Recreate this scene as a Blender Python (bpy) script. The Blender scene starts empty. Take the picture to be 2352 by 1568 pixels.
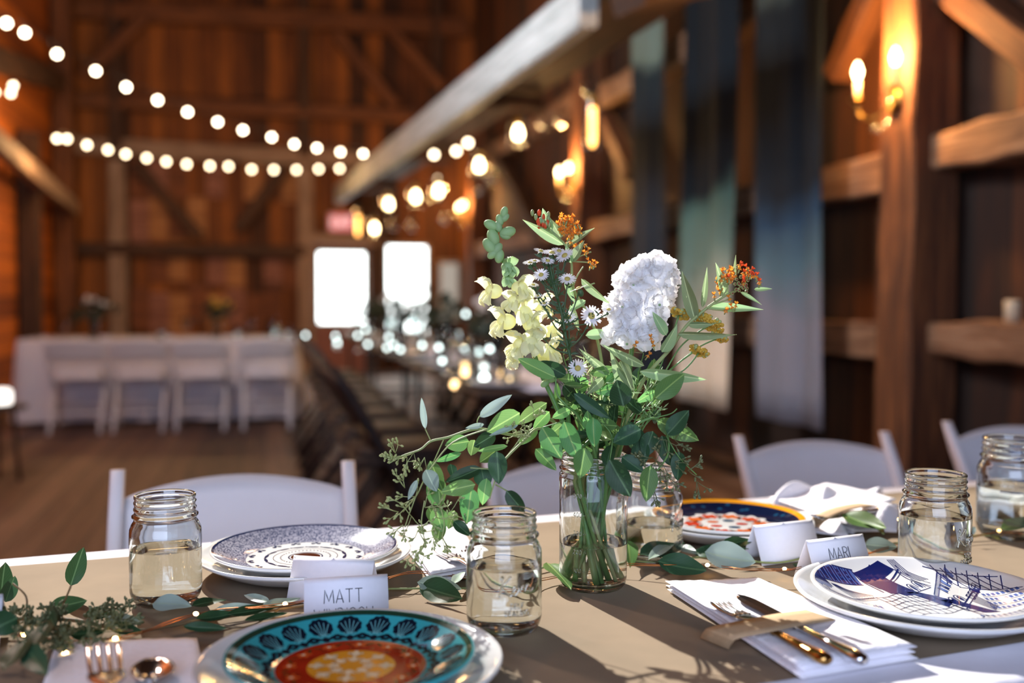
import bpy, math, random
from mathutils import Vector, Matrix, Euler
random.seed(7)
PI = math.pi
sc = bpy.context.scene
COL = sc.collection
# ------------------------------------------------------------------ camera
CAMZ = 1.106
cam_d = bpy.data.cameras.new('camera'); cam = bpy.data.objects.new('camera', cam_d); COL.objects.link(cam)
cam_d.sensor_width = 36; cam_d.lens = 35; cam_d.clip_start = 0.05; cam_d.clip_end = 100
CM = Matrix.Translation((0, 0, CAMZ)) @ Matrix.Rotation(math.radians(90 - 2.43), 4, 'X') @ Matrix.Rotation(math.radians(0.2), 4, 'Z')
cam.matrix_world = CM
cam_d.dof.use_dof = True; cam_d.dof.focus_distance = 1.19; cam_d.dof.aperture_fstop = 2.0; cam_d.dof.aperture_blades = 9
sc.camera = cam
FPX = 35 / 36 * 2352
# ------------------------------------------------------------------ view, world, big lights
sc.view_settings.view_transform = 'Standard'; sc.view_settings.look = 'None'
sc.view_settings.exposure = 0.0; sc.view_settings.gamma = 1.0; sc.view_settings.use_curve_mapping = False
cy = sc.cycles
cy.use_denoising = True; cy.max_bounces = 12; cy.transmission_bounces = 12; cy.transparent_max_bounces = 12
cy.diffuse_bounces = 3; cy.glossy_bounces = 6; cy.sample_clamp_indirect = 4.0; cy.caustics_refractive = True; cy.caustics_reflective = False
cy.blur_glossy = 0.6
w = bpy.data.worlds.new('world'); sc.world = w; w.use_nodes = True
w.node_tree.nodes['Background'].inputs[0].default_value = (0.55, 0.68, 1.0, 1); w.node_tree.nodes['Background'].inputs[1].default_value = 1.0
# room frame: 'a' runs to the right, 'b' away from the camera
TH = math.radians(14)
RX = Vector((math.cos(TH), math.sin(TH), 0)); RY = Vector((-math.sin(TH), math.cos(TH), 0))
def R(a, b, z=0.0): return RX * a + RY * b + Vector((0, 0, z))
sun_dir = Vector((0.454 * math.cos(math.radians(34)), -0.891 * math.cos(math.radians(34)), -math.sin(math.radians(34)))).normalized()
sd = bpy.data.lights.new('sun', 'SUN'); sd.energy = 10.5; sd.color = (1.0, 0.965, 0.91); sd.angle = math.radians(0.5)
sun = bpy.data.objects.new('sun', sd); COL.objects.link(sun); sun.location = R(-2, 9, 12)
sun.rotation_euler = sun_dir.to_track_quat('-Z', 'Y').to_euler()
def area(name, loc, target, sx, sy, power, color):
    l = bpy.data.lights.new(name, 'AREA'); l.shape = 'RECTANGLE'; l.size = sx; l.size_y = sy; l.energy = power; l.color = color
    o = bpy.data.objects.new(name, l); COL.objects.link(o); o.location = loc
    o.rotation_euler = (Vector(target) - Vector(loc)).to_track_quat('-Z', 'Y').to_euler(); return o
area('barn_door_daylight', R(-0.9, -2.35, 1.9), R(0, 2.0, 1.0), 3.2, 2.6, 148, (0.62, 0.72, 1.0))
lw_ = area('loft_window_daylight', R(-2.6, 4.2, 3.9), R(1.6, 6.2, 2.9), 1.6, 1.2, 110, (0.75, 0.88, 1.0)); lw_.data.spread = math.radians(95)
# ------------------------------------------------------------------ pixel helpers: a ray of the photograph met at a depth or on a level
C0 = CM.translation.copy(); CR = CM.to_3x3()
def ray(px, py): return CR @ Vector(((px - 1176) / FPX, -(py - 784) / FPX, -1.0))
def at(px, py, d): return C0 + ray(px, py) * d
def on(px, py, z):
    r = ray(px, py); return C0 + r * ((z - C0.z) / r.z)
def onr(px, a):   # where the upright plane through column px meets room plane a
    r = ray(px, 700); return r * (a / (r.dot(RX)))
# ------------------------------------------------------------------ tagging
def tag(o, label, cat, group=None, kind=None):
    if label: o['label'] = label
    if cat: o['category'] = cat
    if group: o['group'] = group
    if kind: o['kind'] = kind
    return o
def thing(name, label, cat, loc=(0, 0, 0), rz=0.0, group=None):
    o = bpy.data.objects.new(name, None); COL.objects.link(o); o.location = loc; o.rotation_euler = (0, 0, rz)
    o.empty_display_size = 0.05
    return tag(o, label, cat, group)
def copy_tree(o, parent=None):
    c = o.copy(); COL.objects.link(c); c.parent = parent
    for ch in list(o.children): copy_tree(ch, c)
    return c
def dup(o, loc, rz, label=None, group=None, scale=1.0):
    c = copy_tree(o); c.location = loc; c.rotation_euler = (0, 0, rz); c.scale = (scale,) * 3
    if label: c['label'] = label
    if group: c['group'] = group
    return c
# ------------------------------------------------------------------ materials
def srgb(h):
    v = [int(h[i:i + 2], 16) / 255 for i in (0, 2, 4)]
    return tuple(((c / 12.92) if c <= 0.04045 else ((c + 0.055) / 1.055) ** 2.4) for c in v) + (1,)
class NT:
    def __init__(s, name):
        s.m = bpy.data.materials.new(name); s.m.use_nodes = True; s.t = s.m.node_tree; s.t.nodes.clear()
        s.out = s.t.nodes.new('ShaderNodeOutputMaterial')
    def n(s, typ, props=None, **ins):
        nd = s.t.nodes.new('ShaderNode' + typ)
        for k, v in (props or {}).items(): setattr(nd, k, v)
        for k, v in ins.items():
            k = k.replace('_', ' ')
            sock = nd.inputs[int(k[1:])] if k[0] == 'i' and k[1:].isdigit() else nd.inputs[k]
            if hasattr(v, 'links') and hasattr(v, 'is_output'): s.t.links.new(v, sock)
            else: sock.default_value = v
        return nd
    def surf(s, sh): s.t.links.new(sh, s.out.inputs['Surface']); return s.m
def ramp(N, fac, stops):
    r = N.n('ValToRGB', None, Fac=fac); e = r.color_ramp.elements
    e[0].position, e[0].color = stops[0]; e[1].position, e[1].color = stops[-1]
    for p, c in stops[1:-1]:
        q = e.new(p); q.color = c
    return r.outputs[0]
def simple(name, col, rough=0.5, metal=0.0, noise=0.0, scale=40.0, bump=0.0, spec=0.5, sheen=0.0, coat=0.0):
    N = NT(name); c = srgb(col) if isinstance(col, str) else col
    p = N.n('BsdfPrincipled', None, Roughness=rough, Metallic=metal)
    p.inputs['Specular IOR Level'].default_value = spec
    p.inputs['Coat Weight'].default_value = coat; p.inputs['Coat Roughness'].default_value = 0.05
    p.inputs['Sheen Weight'].default_value = sheen
    p.inputs['Base Color'].default_value = c
    if noise or bump:
        tc = N.n('TexCoord'); nz = N.n('TexNoise', None, Vector=tc.outputs['Object'], Scale=scale, Detail=4.0)
        if noise:
            d = tuple(x * (1 - noise) for x in c[:3]) + (1,)
            N.t.links.new(ramp(N, nz.outputs['Fac'], [(0.35, d), (0.65, c)]), p.inputs['Base Color'])
        if bump:
            b = N.n('Bump', None, Height=nz.outputs['Fac'], Strength=bump, Distance=0.01); N.t.links.new(b.outputs[0], p.inputs['Normal'])
    return N.surf(p.outputs[0])
def wood(name, dark, mid, light, stretch=(0.6, 9, 9), rough=0.75, bump=0.35, scale=1.6, tone=0.0):
    N = NT(name); tc = N.n('TexCoord'); mp = N.n('Mapping', None, Vector=tc.outputs['Object'], Scale=stretch)
    oi = N.n('ObjectInfo'); N.t.links.new(oi.outputs['Random'], mp.inputs['Location'])
    nz = N.n('TexNoise', None, Vector=mp.outputs[0], Scale=scale * 2, Detail=7.0, Roughness=0.62, Distortion=0.6)
    col = ramp(N, nz.outputs['Fac'], [(0.3, srgb(dark)), (0.5, srgb(mid)), (0.72, srgb(light))])
    p = N.n('BsdfPrincipled', None, Roughness=rough); N.t.links.new(col, p.inputs['Base Color'])
    b = N.n('Bump', None, Height=nz.outputs['Fac'], Strength=bump, Distance=0.02); N.t.links.new(b.outputs[0], p.inputs['Normal'])
    return N.surf(p.outputs[0])
def boards(name, cols, width, stretch, axis='x', rough=0.8, gap=0.06):
    # plank pattern along one object axis: each board its own tone, dark open joints
    N = NT(name); tc = N.n('TexCoord'); sep = N.n('SeparateXYZ', None, i0=tc.outputs['Object'])
    v = N.n('Math', {'operation': 'DIVIDE'}, i0=sep.outputs[{'x': 0, 'y': 1, 'z': 2}[axis]], i1=width)
    fl = N.n('Math', {'operation': 'FLOOR'}, i0=v.outputs[0]); fr = N.n('Math', {'operation': 'FRACT'}, i0=v.outputs[0])
    wn = N.n('TexWhiteNoise', {'noise_dimensions': '1D'}, W=fl.outputs[0])
    off = N.n('Math', {'operation': 'MULTIPLY'}, i0=wn.outputs['Value'], i1=7.0)
    mp = N.n('Mapping', None, Vector=tc.outputs['Object'], Scale=stretch)
    cmb = N.n('CombineXYZ', None, i0=off.outputs[0], i1=off.outputs[0], i2=off.outputs[0]); N.t.links.new(cmb.outputs[0], mp.inputs['Location'])
    nz = N.n('TexNoise', None, Vector=mp.outputs[0], Scale=2.5, Detail=6.0, Roughness=0.6, Distortion=0.4)
    mix = N.n('Math', {'operation': 'MULTIPLY_ADD'}, i0=wn.outputs['Value'], i1=0.45, i2=N.n('Math', {'operation': 'MULTIPLY'}, i0=nz.outputs['Fac'], i1=0.62).outputs[0])
    col = ramp(N, mix.outputs[0], [(0.25, srgb(cols[0])), (0.5, srgb(cols[1])), (0.8, srgb(cols[2]))])
    g = N.n('Math', {'operation': 'LESS_THAN'}, i0=fr.outputs[0], i1=gap)
    mc = N.n('Mix', {'data_type': 'RGBA'}); N.t.links.new(g.outputs[0], mc.inputs[0]); N.t.links.new(col, mc.inputs[6]); mc.inputs[7].default_value = srgb('0a0503')
    p = N.n('BsdfPrincipled', None, Roughness=rough); N.t.links.new(mc.outputs[2], p.inputs['Base Color'])
    b = N.n('Bump', None, Height=nz.outputs['Fac'], Strength=0.3, Distance=0.02); N.t.links.new(b.outputs[0], p.inputs['Normal'])
    return N.surf(p.outputs[0])
def emit(name, col, strength):
    N = NT(name); e = N.n('Emission', None, Color=col, Strength=strength); return N.surf(e.outputs[0])
def glass(name, col=(1, 1, 1, 1), ior=1.5, rough=0.0, bump=0.0, bscale=60.0):
    N = NT(name); g = N.n('BsdfGlass', None, Color=col, Roughness=rough, IOR=ior)
    if bump:
        tc = N.n('TexCoord'); nz = N.n('TexNoise', None, Vector=tc.outputs['Object'], Scale=bscale, Detail=1.0)
        b = N.n('Bump', None, Height=nz.outputs['Fac'], Strength=bump, Distance=0.002); N.t.links.new(b.outputs[0], g.inputs['Normal'])
    return N.surf(g.outputs[0])
def thin_glass(name, tint=(0.95, 0.97, 0.97, 1)):
    N = NT(name); t = N.n('BsdfTransparent', None, Color=tint); g = N.n('BsdfGlossy', None, Roughness=0.02)
    f = N.n('LayerWeight', None, Blend=0.25); mx = N.n('MixShader', None, i0=f.outputs['Fresnel'], i1=t.outputs[0], i2=g.outputs[0])
    return N.surf(mx.outputs[0])
def leafmat(name, top, under, vein, trans=0.35, rough=0.4, thr=0.03):
    N = NT(name); tc = N.n('TexCoord'); sep = N.n('SeparateXYZ', None, i0=tc.outputs['Object'])
    ab = N.n('Math', {'operation': 'ABSOLUTE'}, i0=sep.outputs[0])
    lt = N.n('Math', {'operation': 'LESS_THAN'}, i0=ab.outputs[0], i1=thr)
    # fine side veins running up from the midrib
    sm = N.n('Math', {'operation': 'MULTIPLY_ADD'}, i0=ab.outputs[0], i1=-0.9, i2=sep.outputs[1])
    wv = N.n('Math', {'operation': 'FRACT'}, i0=N.n('Math', {'operation': 'MULTIPLY'}, i0=sm.outputs[0], i1=9.0).outputs[0])
    vl = N.n('Math', {'operation': 'LESS_THAN'}, i0=wv.outputs[0], i1=0.09)
    vv = N.n('Math', {'operation': 'MAXIMUM'}, i0=lt.outputs[0], i1=N.n('Math', {'operation': 'MULTIPLY'}, i0=vl.outputs[0], i1=0.22).outputs[0])
    oi = N.n('ObjectInfo'); nz = N.n('TexNoise', None, Vector=tc.outputs['Object'], Scale=3.0, Detail=2.0)
    hs = N.n('HueSaturation'); N.t.links.new(N.n('Math', {'operation': 'MULTIPLY_ADD'}, i0=oi.outputs['Random'], i1=0.5, i2=0.72).outputs[0], hs.inputs['Value'])
    N.t.links.new(N.n('Math', {'operation': 'MULTIPLY_ADD'}, i0=oi.outputs['Random'], i1=0.05, i2=0.475).outputs[0], hs.inputs['Hue'])
    geo = N.n('NewGeometry'); m1 = N.n('Mix', {'data_type': 'RGBA'}); N.t.links.new(geo.outputs['Backfacing'], m1.inputs[0])
    m1.inputs[6].default_value = srgb(top); m1.inputs[7].default_value = srgb(under); N.t.links.new(m1.outputs[2], hs.inputs['Color'])
    m2 = N.n('Mix', {'data_type': 'RGBA'}); N.t.links.new(vv.outputs[0], m2.inputs[0]); N.t.links.new(hs.outputs[0], m2.inputs[6]); m2.inputs[7].default_value = srgb(vein)
    p = N.n('BsdfPrincipled', None, Roughness=rough); p.inputs['Specular IOR Level'].default_value = 0.2
    N.t.links.new(m2.outputs[2], p.inputs['Base Color'])
    tr = N.n('BsdfTranslucent'); N.t.links.new(m2.outputs[2], tr.inputs['Color'])
    mx = N.n('MixShader', None, i0=trans, i1=p.outputs[0], i2=tr.outputs[0]); return N.surf(mx.outputs[0])
def petalmat(name, col, trans=0.45, rough=0.6):
    N = NT(name); tc = N.n('TexCoord'); nz = N.n('TexNoise', None, Vector=tc.outputs['Object'], Scale=60.0, Detail=2.0)
    c = srgb(col); d = tuple(x * 0.92 for x in c[:3]) + (1,)
    cc = ramp(N, nz.outputs['Fac'], [(0.3, d), (0.7, c)])
    p = N.n('BsdfPrincipled', None, Roughness=rough); N.t.links.new(cc, p.inputs['Base Color'])
    tr = N.n('BsdfTranslucent'); N.t.links.new(cc, tr.inputs['Color'])
    mx = N.n('MixShader', None, i0=trans, i1=p.outputs[0], i2=tr.outputs[0]); return N.surf(mx.outputs[0])
M = {}
M['timber'] = wood('hewn_timber', '301a0d', '5e361a', '8e5a30')
M['timber_dark'] = wood('dark_timber', '1c0f08', '38200f', '55351d')
M['timber_grey'] = wood('grey_weathered_timber', '5a463a', '8a7464', 'ab9686')
M['timber_pale'] = wood('whitewashed_beam', '8c9492', 'b4bcba', 'd2d8d6', bump=0.2)
M['boards'] = boards('barn_wall_boards', ('241006', '5c3110', '965a20'), 0.24, (6, 6, 0.5), 'x')
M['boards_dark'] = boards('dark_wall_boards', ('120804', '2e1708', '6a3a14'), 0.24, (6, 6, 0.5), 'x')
M['timber_rail'] = wood('weathered_rail_timber', '4c3222', '7c5a40', 'a48468')
M['boards_low'] = boards('barn_lower_boards', ('4a230c', '8a4716', 'b0641f'), 0.2, (6, 6, 0.5), 'x', gap=0.04)
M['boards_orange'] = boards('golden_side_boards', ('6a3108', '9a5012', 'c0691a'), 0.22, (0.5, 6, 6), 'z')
M['floorb'] = boards('old_floor_planks', ('2c1b13', '5a3f2f', '7d604c'), 0.16, (8, 0.6, 6), 'x', rough=0.62, gap=0.05)
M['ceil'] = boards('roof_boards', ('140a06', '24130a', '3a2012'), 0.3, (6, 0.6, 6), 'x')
M['white_resin'] = simple('white_resin', 'e6e6ea', 0.35, noise=0.04, scale=8)
M['dark_wood'] = wood('dark_chair_wood', '0c0604', '1c0e08', '34190c', rough=0.6)
M['cloth'] = simple('white_table_linen', 'dcd9e0', 0.95, spec=0.1, noise=0.05, scale=30, bump=0.15, sheen=0.3)
M['napkin'] = simple('white_napkin_linen', 'f0edf2', 0.8, noise=0.04, scale=120, bump=0.2, sheen=0.3)
M['kraft'] = simple('kraft_paper', '8c7c68', 0.95, noise=0.14, scale=9, bump=0.12, spec=0.08)
M['kraft_band'] = simple('kraft_band_paper', 'b39672', 0.75, noise=0.1, scale=200)
M['card'] = simple('white_card_paper', 'eeeef4', 0.7, noise=0.02, scale=200)
M['ink'] = simple('dark_ink', '14182a', 0.6)
M['china'] = simple('white_glazed_china', 'dfe0df', 0.12, noise=0.03, scale=20, coat=0.5)
M['steel'] = simple('polished_steel', 'd6d6d8', 0.14, metal=1.0, noise=0.05, scale=90)
M['copper'] = simple('copper_wire', 'b8713c', 0.3, metal=1.0)
M['jar_glass'] = glass('clear_jar_glass', (0.97, 0.99, 0.985, 1), 1.5, bump=0.12, bscale=45)
M['water'] = glass('water', (1, 1, 1, 1), 1.33, bump=0.04, bscale=30)
M['thin_glass'] = thin_glass('thin_clear_glass')
M['led'] = emit('warm_led', (1, 0.6, 0.22, 1), 30)
M['bulb'] = emit('string_bulb_glow', (1.0, 0.80, 0.56, 1), 26)
M['bulb_far'] = emit('string_bulb_glow_soft', (1.0, 0.78, 0.50, 1), 15)
M['pendant_glow'] = emit('pendant_bulb_glow', (1.0, 0.72, 0.38, 1), 26)
M['filament'] = emit('filament_glow', (1.0, 0.42, 0.10, 1), 9)
M['candle_glow'] = emit('candle_bulb_glow', (1.0, 0.70, 0.34, 1), 30)
M['window_light'] = emit('bright_window_daylight', (0.93, 1.0, 0.98, 1), 6)
M['window_dim'] = emit('dim_window_daylight', (1.0, 0.86, 0.72, 1), 0.42)
M['exit'] = emit('red_exit_face', (0.95, 0.22, 0.2, 1), 0.9)
M['exit_letters'] = emit('pale_exit_letters', (1, 0.8, 0.75, 1), 1.4)
M['black'] = simple('black_cord', '0b0908', 0.6)
M['brass'] = simple('aged_brass', '8a6a34', 0.3, metal=1.0)
M['cream_plastic'] = simple('cream_candle_sleeve', 'd8c8a8', 0.6)
M['euc'] = leafmat('eucalyptus_leaf', '2a6420', '5c8a4c', '8cae64', 0.38)
M['euc_light'] = leafmat('light_eucalyptus_leaf', '559a34', '76a25c', 'a8cc78', 0.42)
M['euc_dark'] = leafmat('dark_eucalyptus_leaf', '142f16', '2e4c30', '4e6c4a', 0.22)
M['euc_grey'] = leafmat('grey_eucalyptus_leaf', '6c8c78', '98aca0', 'a8bca6', 0.25)
M['lance'] = leafmat('milkweed_leaf', '5d8c46', '9ab684', 'c4d8a0', 0.4)
M['stem'] = simple('green_stem', '5a8340', 0.5, noise=0.15, scale=30)
M['stem_tan'] = simple('tan_green_stem', '8f9c60', 0.55, noise=0.15, scale=30)
M['stem_brown'] = simple('brown_twig', '6f5a3a', 0.6)
M['seed'] = simple('eucalyptus_seed', 'a0aa6c', 0.55, noise=0.2, scale=80)
M['seed_dark'] = simple('dark_eucalyptus_seed', '5f6640', 0.6, noise=0.2, scale=80)
M['snap'] = petalmat('pale_yellow_petal', 'f5f6cc', 0.55)
M['snap_green'] = petalmat('greenish_bud', 'a4c48c', 0.35)
M['stock'] = petalmat('white_petal', 'ffffff', 0.68)
M['aster'] = petalmat('aster_white_petal', 'f8f6fc', 0.5)
M['aster_eye'] = simple('yellow_flower_eye', 'b0a050', 0.7)
M['orange'] = petalmat('orange_petal', 'f8a23a', 0.5)
M['orange_red'] = petalmat('red_orange_petal', 'e85a2a', 0.35)
M['yarrow'] = petalmat('mustard_yarrow', 'd4ac3c', 0.3)
M['dkstem'] = simple('dark_aster_stem', '2f4a24', 0.6)
M['bg_leaf'] = simple('distant_foliage', '1e3322', 0.6, noise=0.4, scale=20)
# ------------------------------------------------------------------ mesh builder
class MB:
    def __init__(s): s.v = []; s.f = []; s.m = []; s.sm = []
    def add(s, vs, fs, mi=0, smooth=True):
        o = len(s.v); s.v += [tuple(v) for v in vs]
        for f in fs: s.f.append(tuple(i + o for i in f)); s.m.append(mi); s.sm.append(smooth)
        return s
    def box(s, c, d, rot=None, mi=0):
        hx, hy, hz = d[0] / 2, d[1] / 2, d[2] / 2; vs = []
        for x in (-hx, hx):
            for y in (-hy, hy):
                for z in (-hz, hz):
                    p = Vector((x, y, z))
                    if rot is not None: p = rot @ p
                    vs.append(p + Vector(c))
        return s.add(vs, [(0, 1, 3, 2), (4, 6, 7, 5), (0, 4, 5, 1), (2, 3, 7, 6), (0, 2, 6, 4), (1, 5, 7, 3)], mi, False)
    def rbox(s, c, d, r, rot=None, mi=0, seg=2):
        # box with rounded edges in the plane of its two larger sides kept simple: superellipse loops
        rot = rot or Matrix.Identity(3); n = 8 * seg; hx, hy, hz = d[0] / 2, d[1] / 2, d[2] / 2
        def loop(ins, z):
            L = []
            for cx, cy_, a0 in ((1, 1, 0), (-1, 1, 90), (-1, -1, 180), (1, -1, 270)):
                for k in range(2 * seg + 1):
                    a = math.radians(a0 + 90 * k / (2 * seg)); L.append(Vector((cx * (hx - r) + (r - ins) * math.cos(a), cy_ * (hy - r) + (r - ins) * math.sin(a), z)))
            return L
        e = min(r, hz) * 0.6; loops = [loop(e, -hz), loop(0, -hz + e), loop(0, hz - e), loop(e, hz)]
        vs = [rot @ p + Vector(c) for L in loops for p in L]; k = len(loops[0]); fs = [tuple(range(k))[::-1], tuple(range(3 * k, 4 * k))]
        for i in range(3):
            for j in range(k): fs.append((i * k + j, i * k + (j + 1) % k, (i + 1) * k + (j + 1) % k, (i + 1) * k + j))
        return s.add(vs, fs, mi, True)
    def lathe(s, prof, n=48, c=(0, 0, 0), mi=0, close=False, rfun=None):
        vs = []; c = Vector(c); P = len(prof)
        for i in range(n):
            a = 2 * PI * i / n
            for (r, z) in prof:
                rr = r * (rfun(a, z) if rfun else 1); vs.append((c.x + rr * math.cos(a), c.y + rr * math.sin(a), c.z + z))
        fs = []
        for i in range(n):
            j = (i + 1) % n
            for k in range(P if close else P - 1):
                k2 = (k + 1) % P; fs.append((i * P + k, j * P + k, j * P + k2, i * P + k2))
        return s.add(vs, fs, mi)
    def tube(s, pts, rad, n=8, mi=0, cap=True):
        pts = [Vector(p) for p in pts]; rr = rad if isinstance(rad, (list, tuple)) else [rad] * len(pts)
        t0 = (pts[1] - pts[0]).normalized(); u = t0.orthogonal().normalized(); vs = []
        for i, p in enumerate(pts):
            t = (pts[min(i + 1, len(pts) - 1)] - pts[max(i - 1, 0)]).normalized()
            u = (u - t * u.dot(t)).normalized(); w_ = t.cross(u)
            for k in range(n):
                a = 2 * PI * k / n; vs.append(p + (u * math.cos(a) + w_ * math.sin(a)) * rr[i])
        fs = []
        for i in range(len(pts) - 1):
            for k in range(n): fs.append((i * n + k, i * n + (k + 1) % n, (i + 1) * n + (k + 1) % n, (i + 1) * n + k))
        if cap: fs += [tuple(range(n))[::-1], tuple(range((len(pts) - 1) * n, len(pts) * n))]
        return s.add(vs, fs, mi)
    def ball(s, c, r, n=10, m=6, mi=0, sc_=(1, 1, 1), rot=None):
        vs = []; fs = []; c = Vector(c)
        for j in range(m + 1):
            ph = PI * j / m
            for i in range(n):
                a = 2 * PI * i / n; p = Vector((r * math.sin(ph) * math.cos(a) * sc_[0], r * math.sin(ph) * math.sin(a) * sc_[1], r * math.cos(ph) * sc_[2]))
                if rot is not None: p = rot @ p
                vs.append(c + p)
        for j in range(m):
            for i in range(n): fs.append((j * n + i, j * n + (i + 1) % n, (j + 1) * n + (i + 1) % n, (j + 1) * n + i))
        return s.add(vs, fs, mi)
    def grid(s, f, nu, nv, mi=0, thick=0.0):
        # f(u,v)->Vector, u,v in 0..1 ; optional thickness makes a closed sheet
        P = [[Vector(f(i / nu, j / nv)) for j in range(nv + 1)] for i in range(nu + 1)]
        vs = [p for row in P for p in row]; W = nv + 1
        fs = [(i * W + j, (i + 1) * W + j, (i + 1) * W + j + 1, i * W + j + 1) for i in range(nu) for j in range(nv)]
        if thick:
            vs2 = []
            for i in range(nu + 1):
                for j in range(nv + 1):
                    a = P[min(i + 1, nu)][j] - P[max(i - 1, 0)][j]; b = P[i][min(j + 1, nv)] - P[i][max(j - 1, 0)]
                    n_ = a.cross(b); n_ = n_.normalized() if n_.length > 1e-12 else Vector((0, 0, 1)); vs2.append(P[i][j] - n_ * thick)
            o = len(vs); vs += vs2; fs += [tuple(k + o for k in f_[::-1]) for f_ in fs]
            rim = [i * W for i in range(nu + 1)] + [nu * W + j for j in range(1, W)] + [i * W + nv for i in range(nu - 1, -1, -1)] + [j for j in range(nv - 1, 0, -1)]
            for k in range(len(rim)):
                a, b = rim[k], rim[(k + 1) % len(rim)]; fs.append((b, a, a + o, b + o))
        return s.add(vs, fs, mi)
    def mesh(s, name, mats):
        me = bpy.data.meshes.new(name); me.from_pydata(s.v, [], s.f); me.update()
        for m_ in (mats if isinstance(mats, (list, tuple)) else [mats]): me.materials.append(M[m_] if isinstance(m_, str) else m_)
        me.polygons.foreach_set('material_index', s.m); me.polygons.foreach_set('use_smooth', s.sm); me.update(); return me
    def build(s, name, mats, parent=None, world=False, matrix=None):
        if world and parent is not None:
            l = parent.location; s.v = [(x - l.x, y - l.y, z - l.z) for x, y, z in s.v]
        o = bpy.data.objects.new(name, s.mesh(name, mats)); COL.objects.link(o); o.parent = parent
        if matrix is not None: o.matrix_local = matrix
        return o
def spline(pts, k=6):
    pts = [Vector(p) for p in pts]
    if len(pts) < 3: return [pts[0].lerp(pts[-1], i / k) for i in range(k + 1)]
    out = []
    for i in range(len(pts) - 1):
        p0 = pts[max(i - 1, 0)]; p1 = pts[i]; p2 = pts[i + 1]; p3 = pts[min(i + 2, len(pts) - 1)]
        for j in range(k):
            t = j / k; out.append(0.5 * ((2 * p1) + (p2 - p0) * t + (2 * p0 - 5 * p1 + 4 * p2 - p3) * t * t + (3 * p1 - p0 - 3 * p2 + p3) * t ** 3))
    out.append(pts[-1]); return out
def taper(n, a, b): return [a + (b - a) * i / (n - 1) for i in range(n)]
# ================================================================== THE BARN
def struct(o, label=None): o['kind'] = 'structure'; 
def setk(o, label):
    o['kind'] = 'structure'; o['label'] = label; return o
def timber(name, p0, p1, wd, ht, mat, label, wob=0.008):
    p0 = Vector(p0); p1 = Vector(p1); L = (p1 - p0).length; x = (p1 - p0).normalized()
    up = Vector((0, 0, 1)) if abs(x.z) < 0.9 else RY; y = up.cross(x).normalized(); z = x.cross(y).normalized()
    mb = MB(); n = max(4, int(L / 0.35)); rnd = random.Random(hash((round(L, 3), name)) % 9999 if False else int(L * 1000))
    vs = []; c = 0.012
    for i in range(n + 1):
        X = L * i / n; a = wd / 2 + rnd.uniform(-wob, wob); b = ht / 2 + rnd.uniform(-wob, wob)
        for (yy, zz) in ((a - c, -b), (a, -b + c), (a, b - c), (a - c, b), (-a + c, b), (-a, b - c), (-a, -b + c), (-a + c, -b)): vs.append((X, yy, zz))
    fs = [tuple(range(8))[::-1], tuple(range(n * 8, n * 8 + 8))]
    for i in range(n):
        for k in range(8): fs.append((i * 8 + k, i * 8 + (k + 1) % 8, (i + 1) * 8 + (k + 1) % 8, (i + 1) * 8 + k))
    mb.add(vs, fs, 0, False); o = mb.build(name, mat)
    o.matrix_world = Matrix.Translation(p0) @ Matrix((x, y, z)).transposed().to_4x4()
    return setk(o, label)
def panel(name, p0, ux, lx, lz, thick, mat, label, holes=()):
    # upright board wall: local x along ux, local z up; rectangular holes (x0,x1,z0,z1)
    ux = Vector(ux).normalized(); mb = MB(); xs = sorted({0, lx} | {h[0] for h in holes} | {h[1] for h in holes}); zs = sorted({0, lz} | {h[2] for h in holes} | {h[3] for h in holes})
    for i in range(len(xs) - 1):
        for j in range(len(zs) - 1):
            cx, cz = (xs[i] + xs[i + 1]) / 2, (zs[j] + zs[j + 1]) / 2
            if any(h[0] < cx < h[1] and h[2] < cz < h[3] for h in holes): continue
            mb.box((cx, -thick / 2, cz), (xs[i + 1] - xs[i], thick, zs[j + 1] - zs[j]))
    o = mb.build(name, mat); uz = Vector((0, 0, 1)); uy = uz.cross(ux).normalized()
    o.matrix_world = Matrix.Translation(p0) @ Matrix((ux, uy, uz)).transposed().to_4x4(); return setk(o, label)
AR, AL, BF, BN, HC = 3.22, -2.75, 15.3, -2.6, 7.0
RZ = TH
# floor
mb = MB(); mb.box(((AL + AR) / 2, (BF + BN) / 2, -0.05), (AR - AL + 0.6, BF - BN + 0.6, 0.1)); fl = mb.build('floor', 'floorb'); fl.rotation_euler = (0, 0, RZ)
setk(fl, 'worn brown plank floor of the barn')
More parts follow.
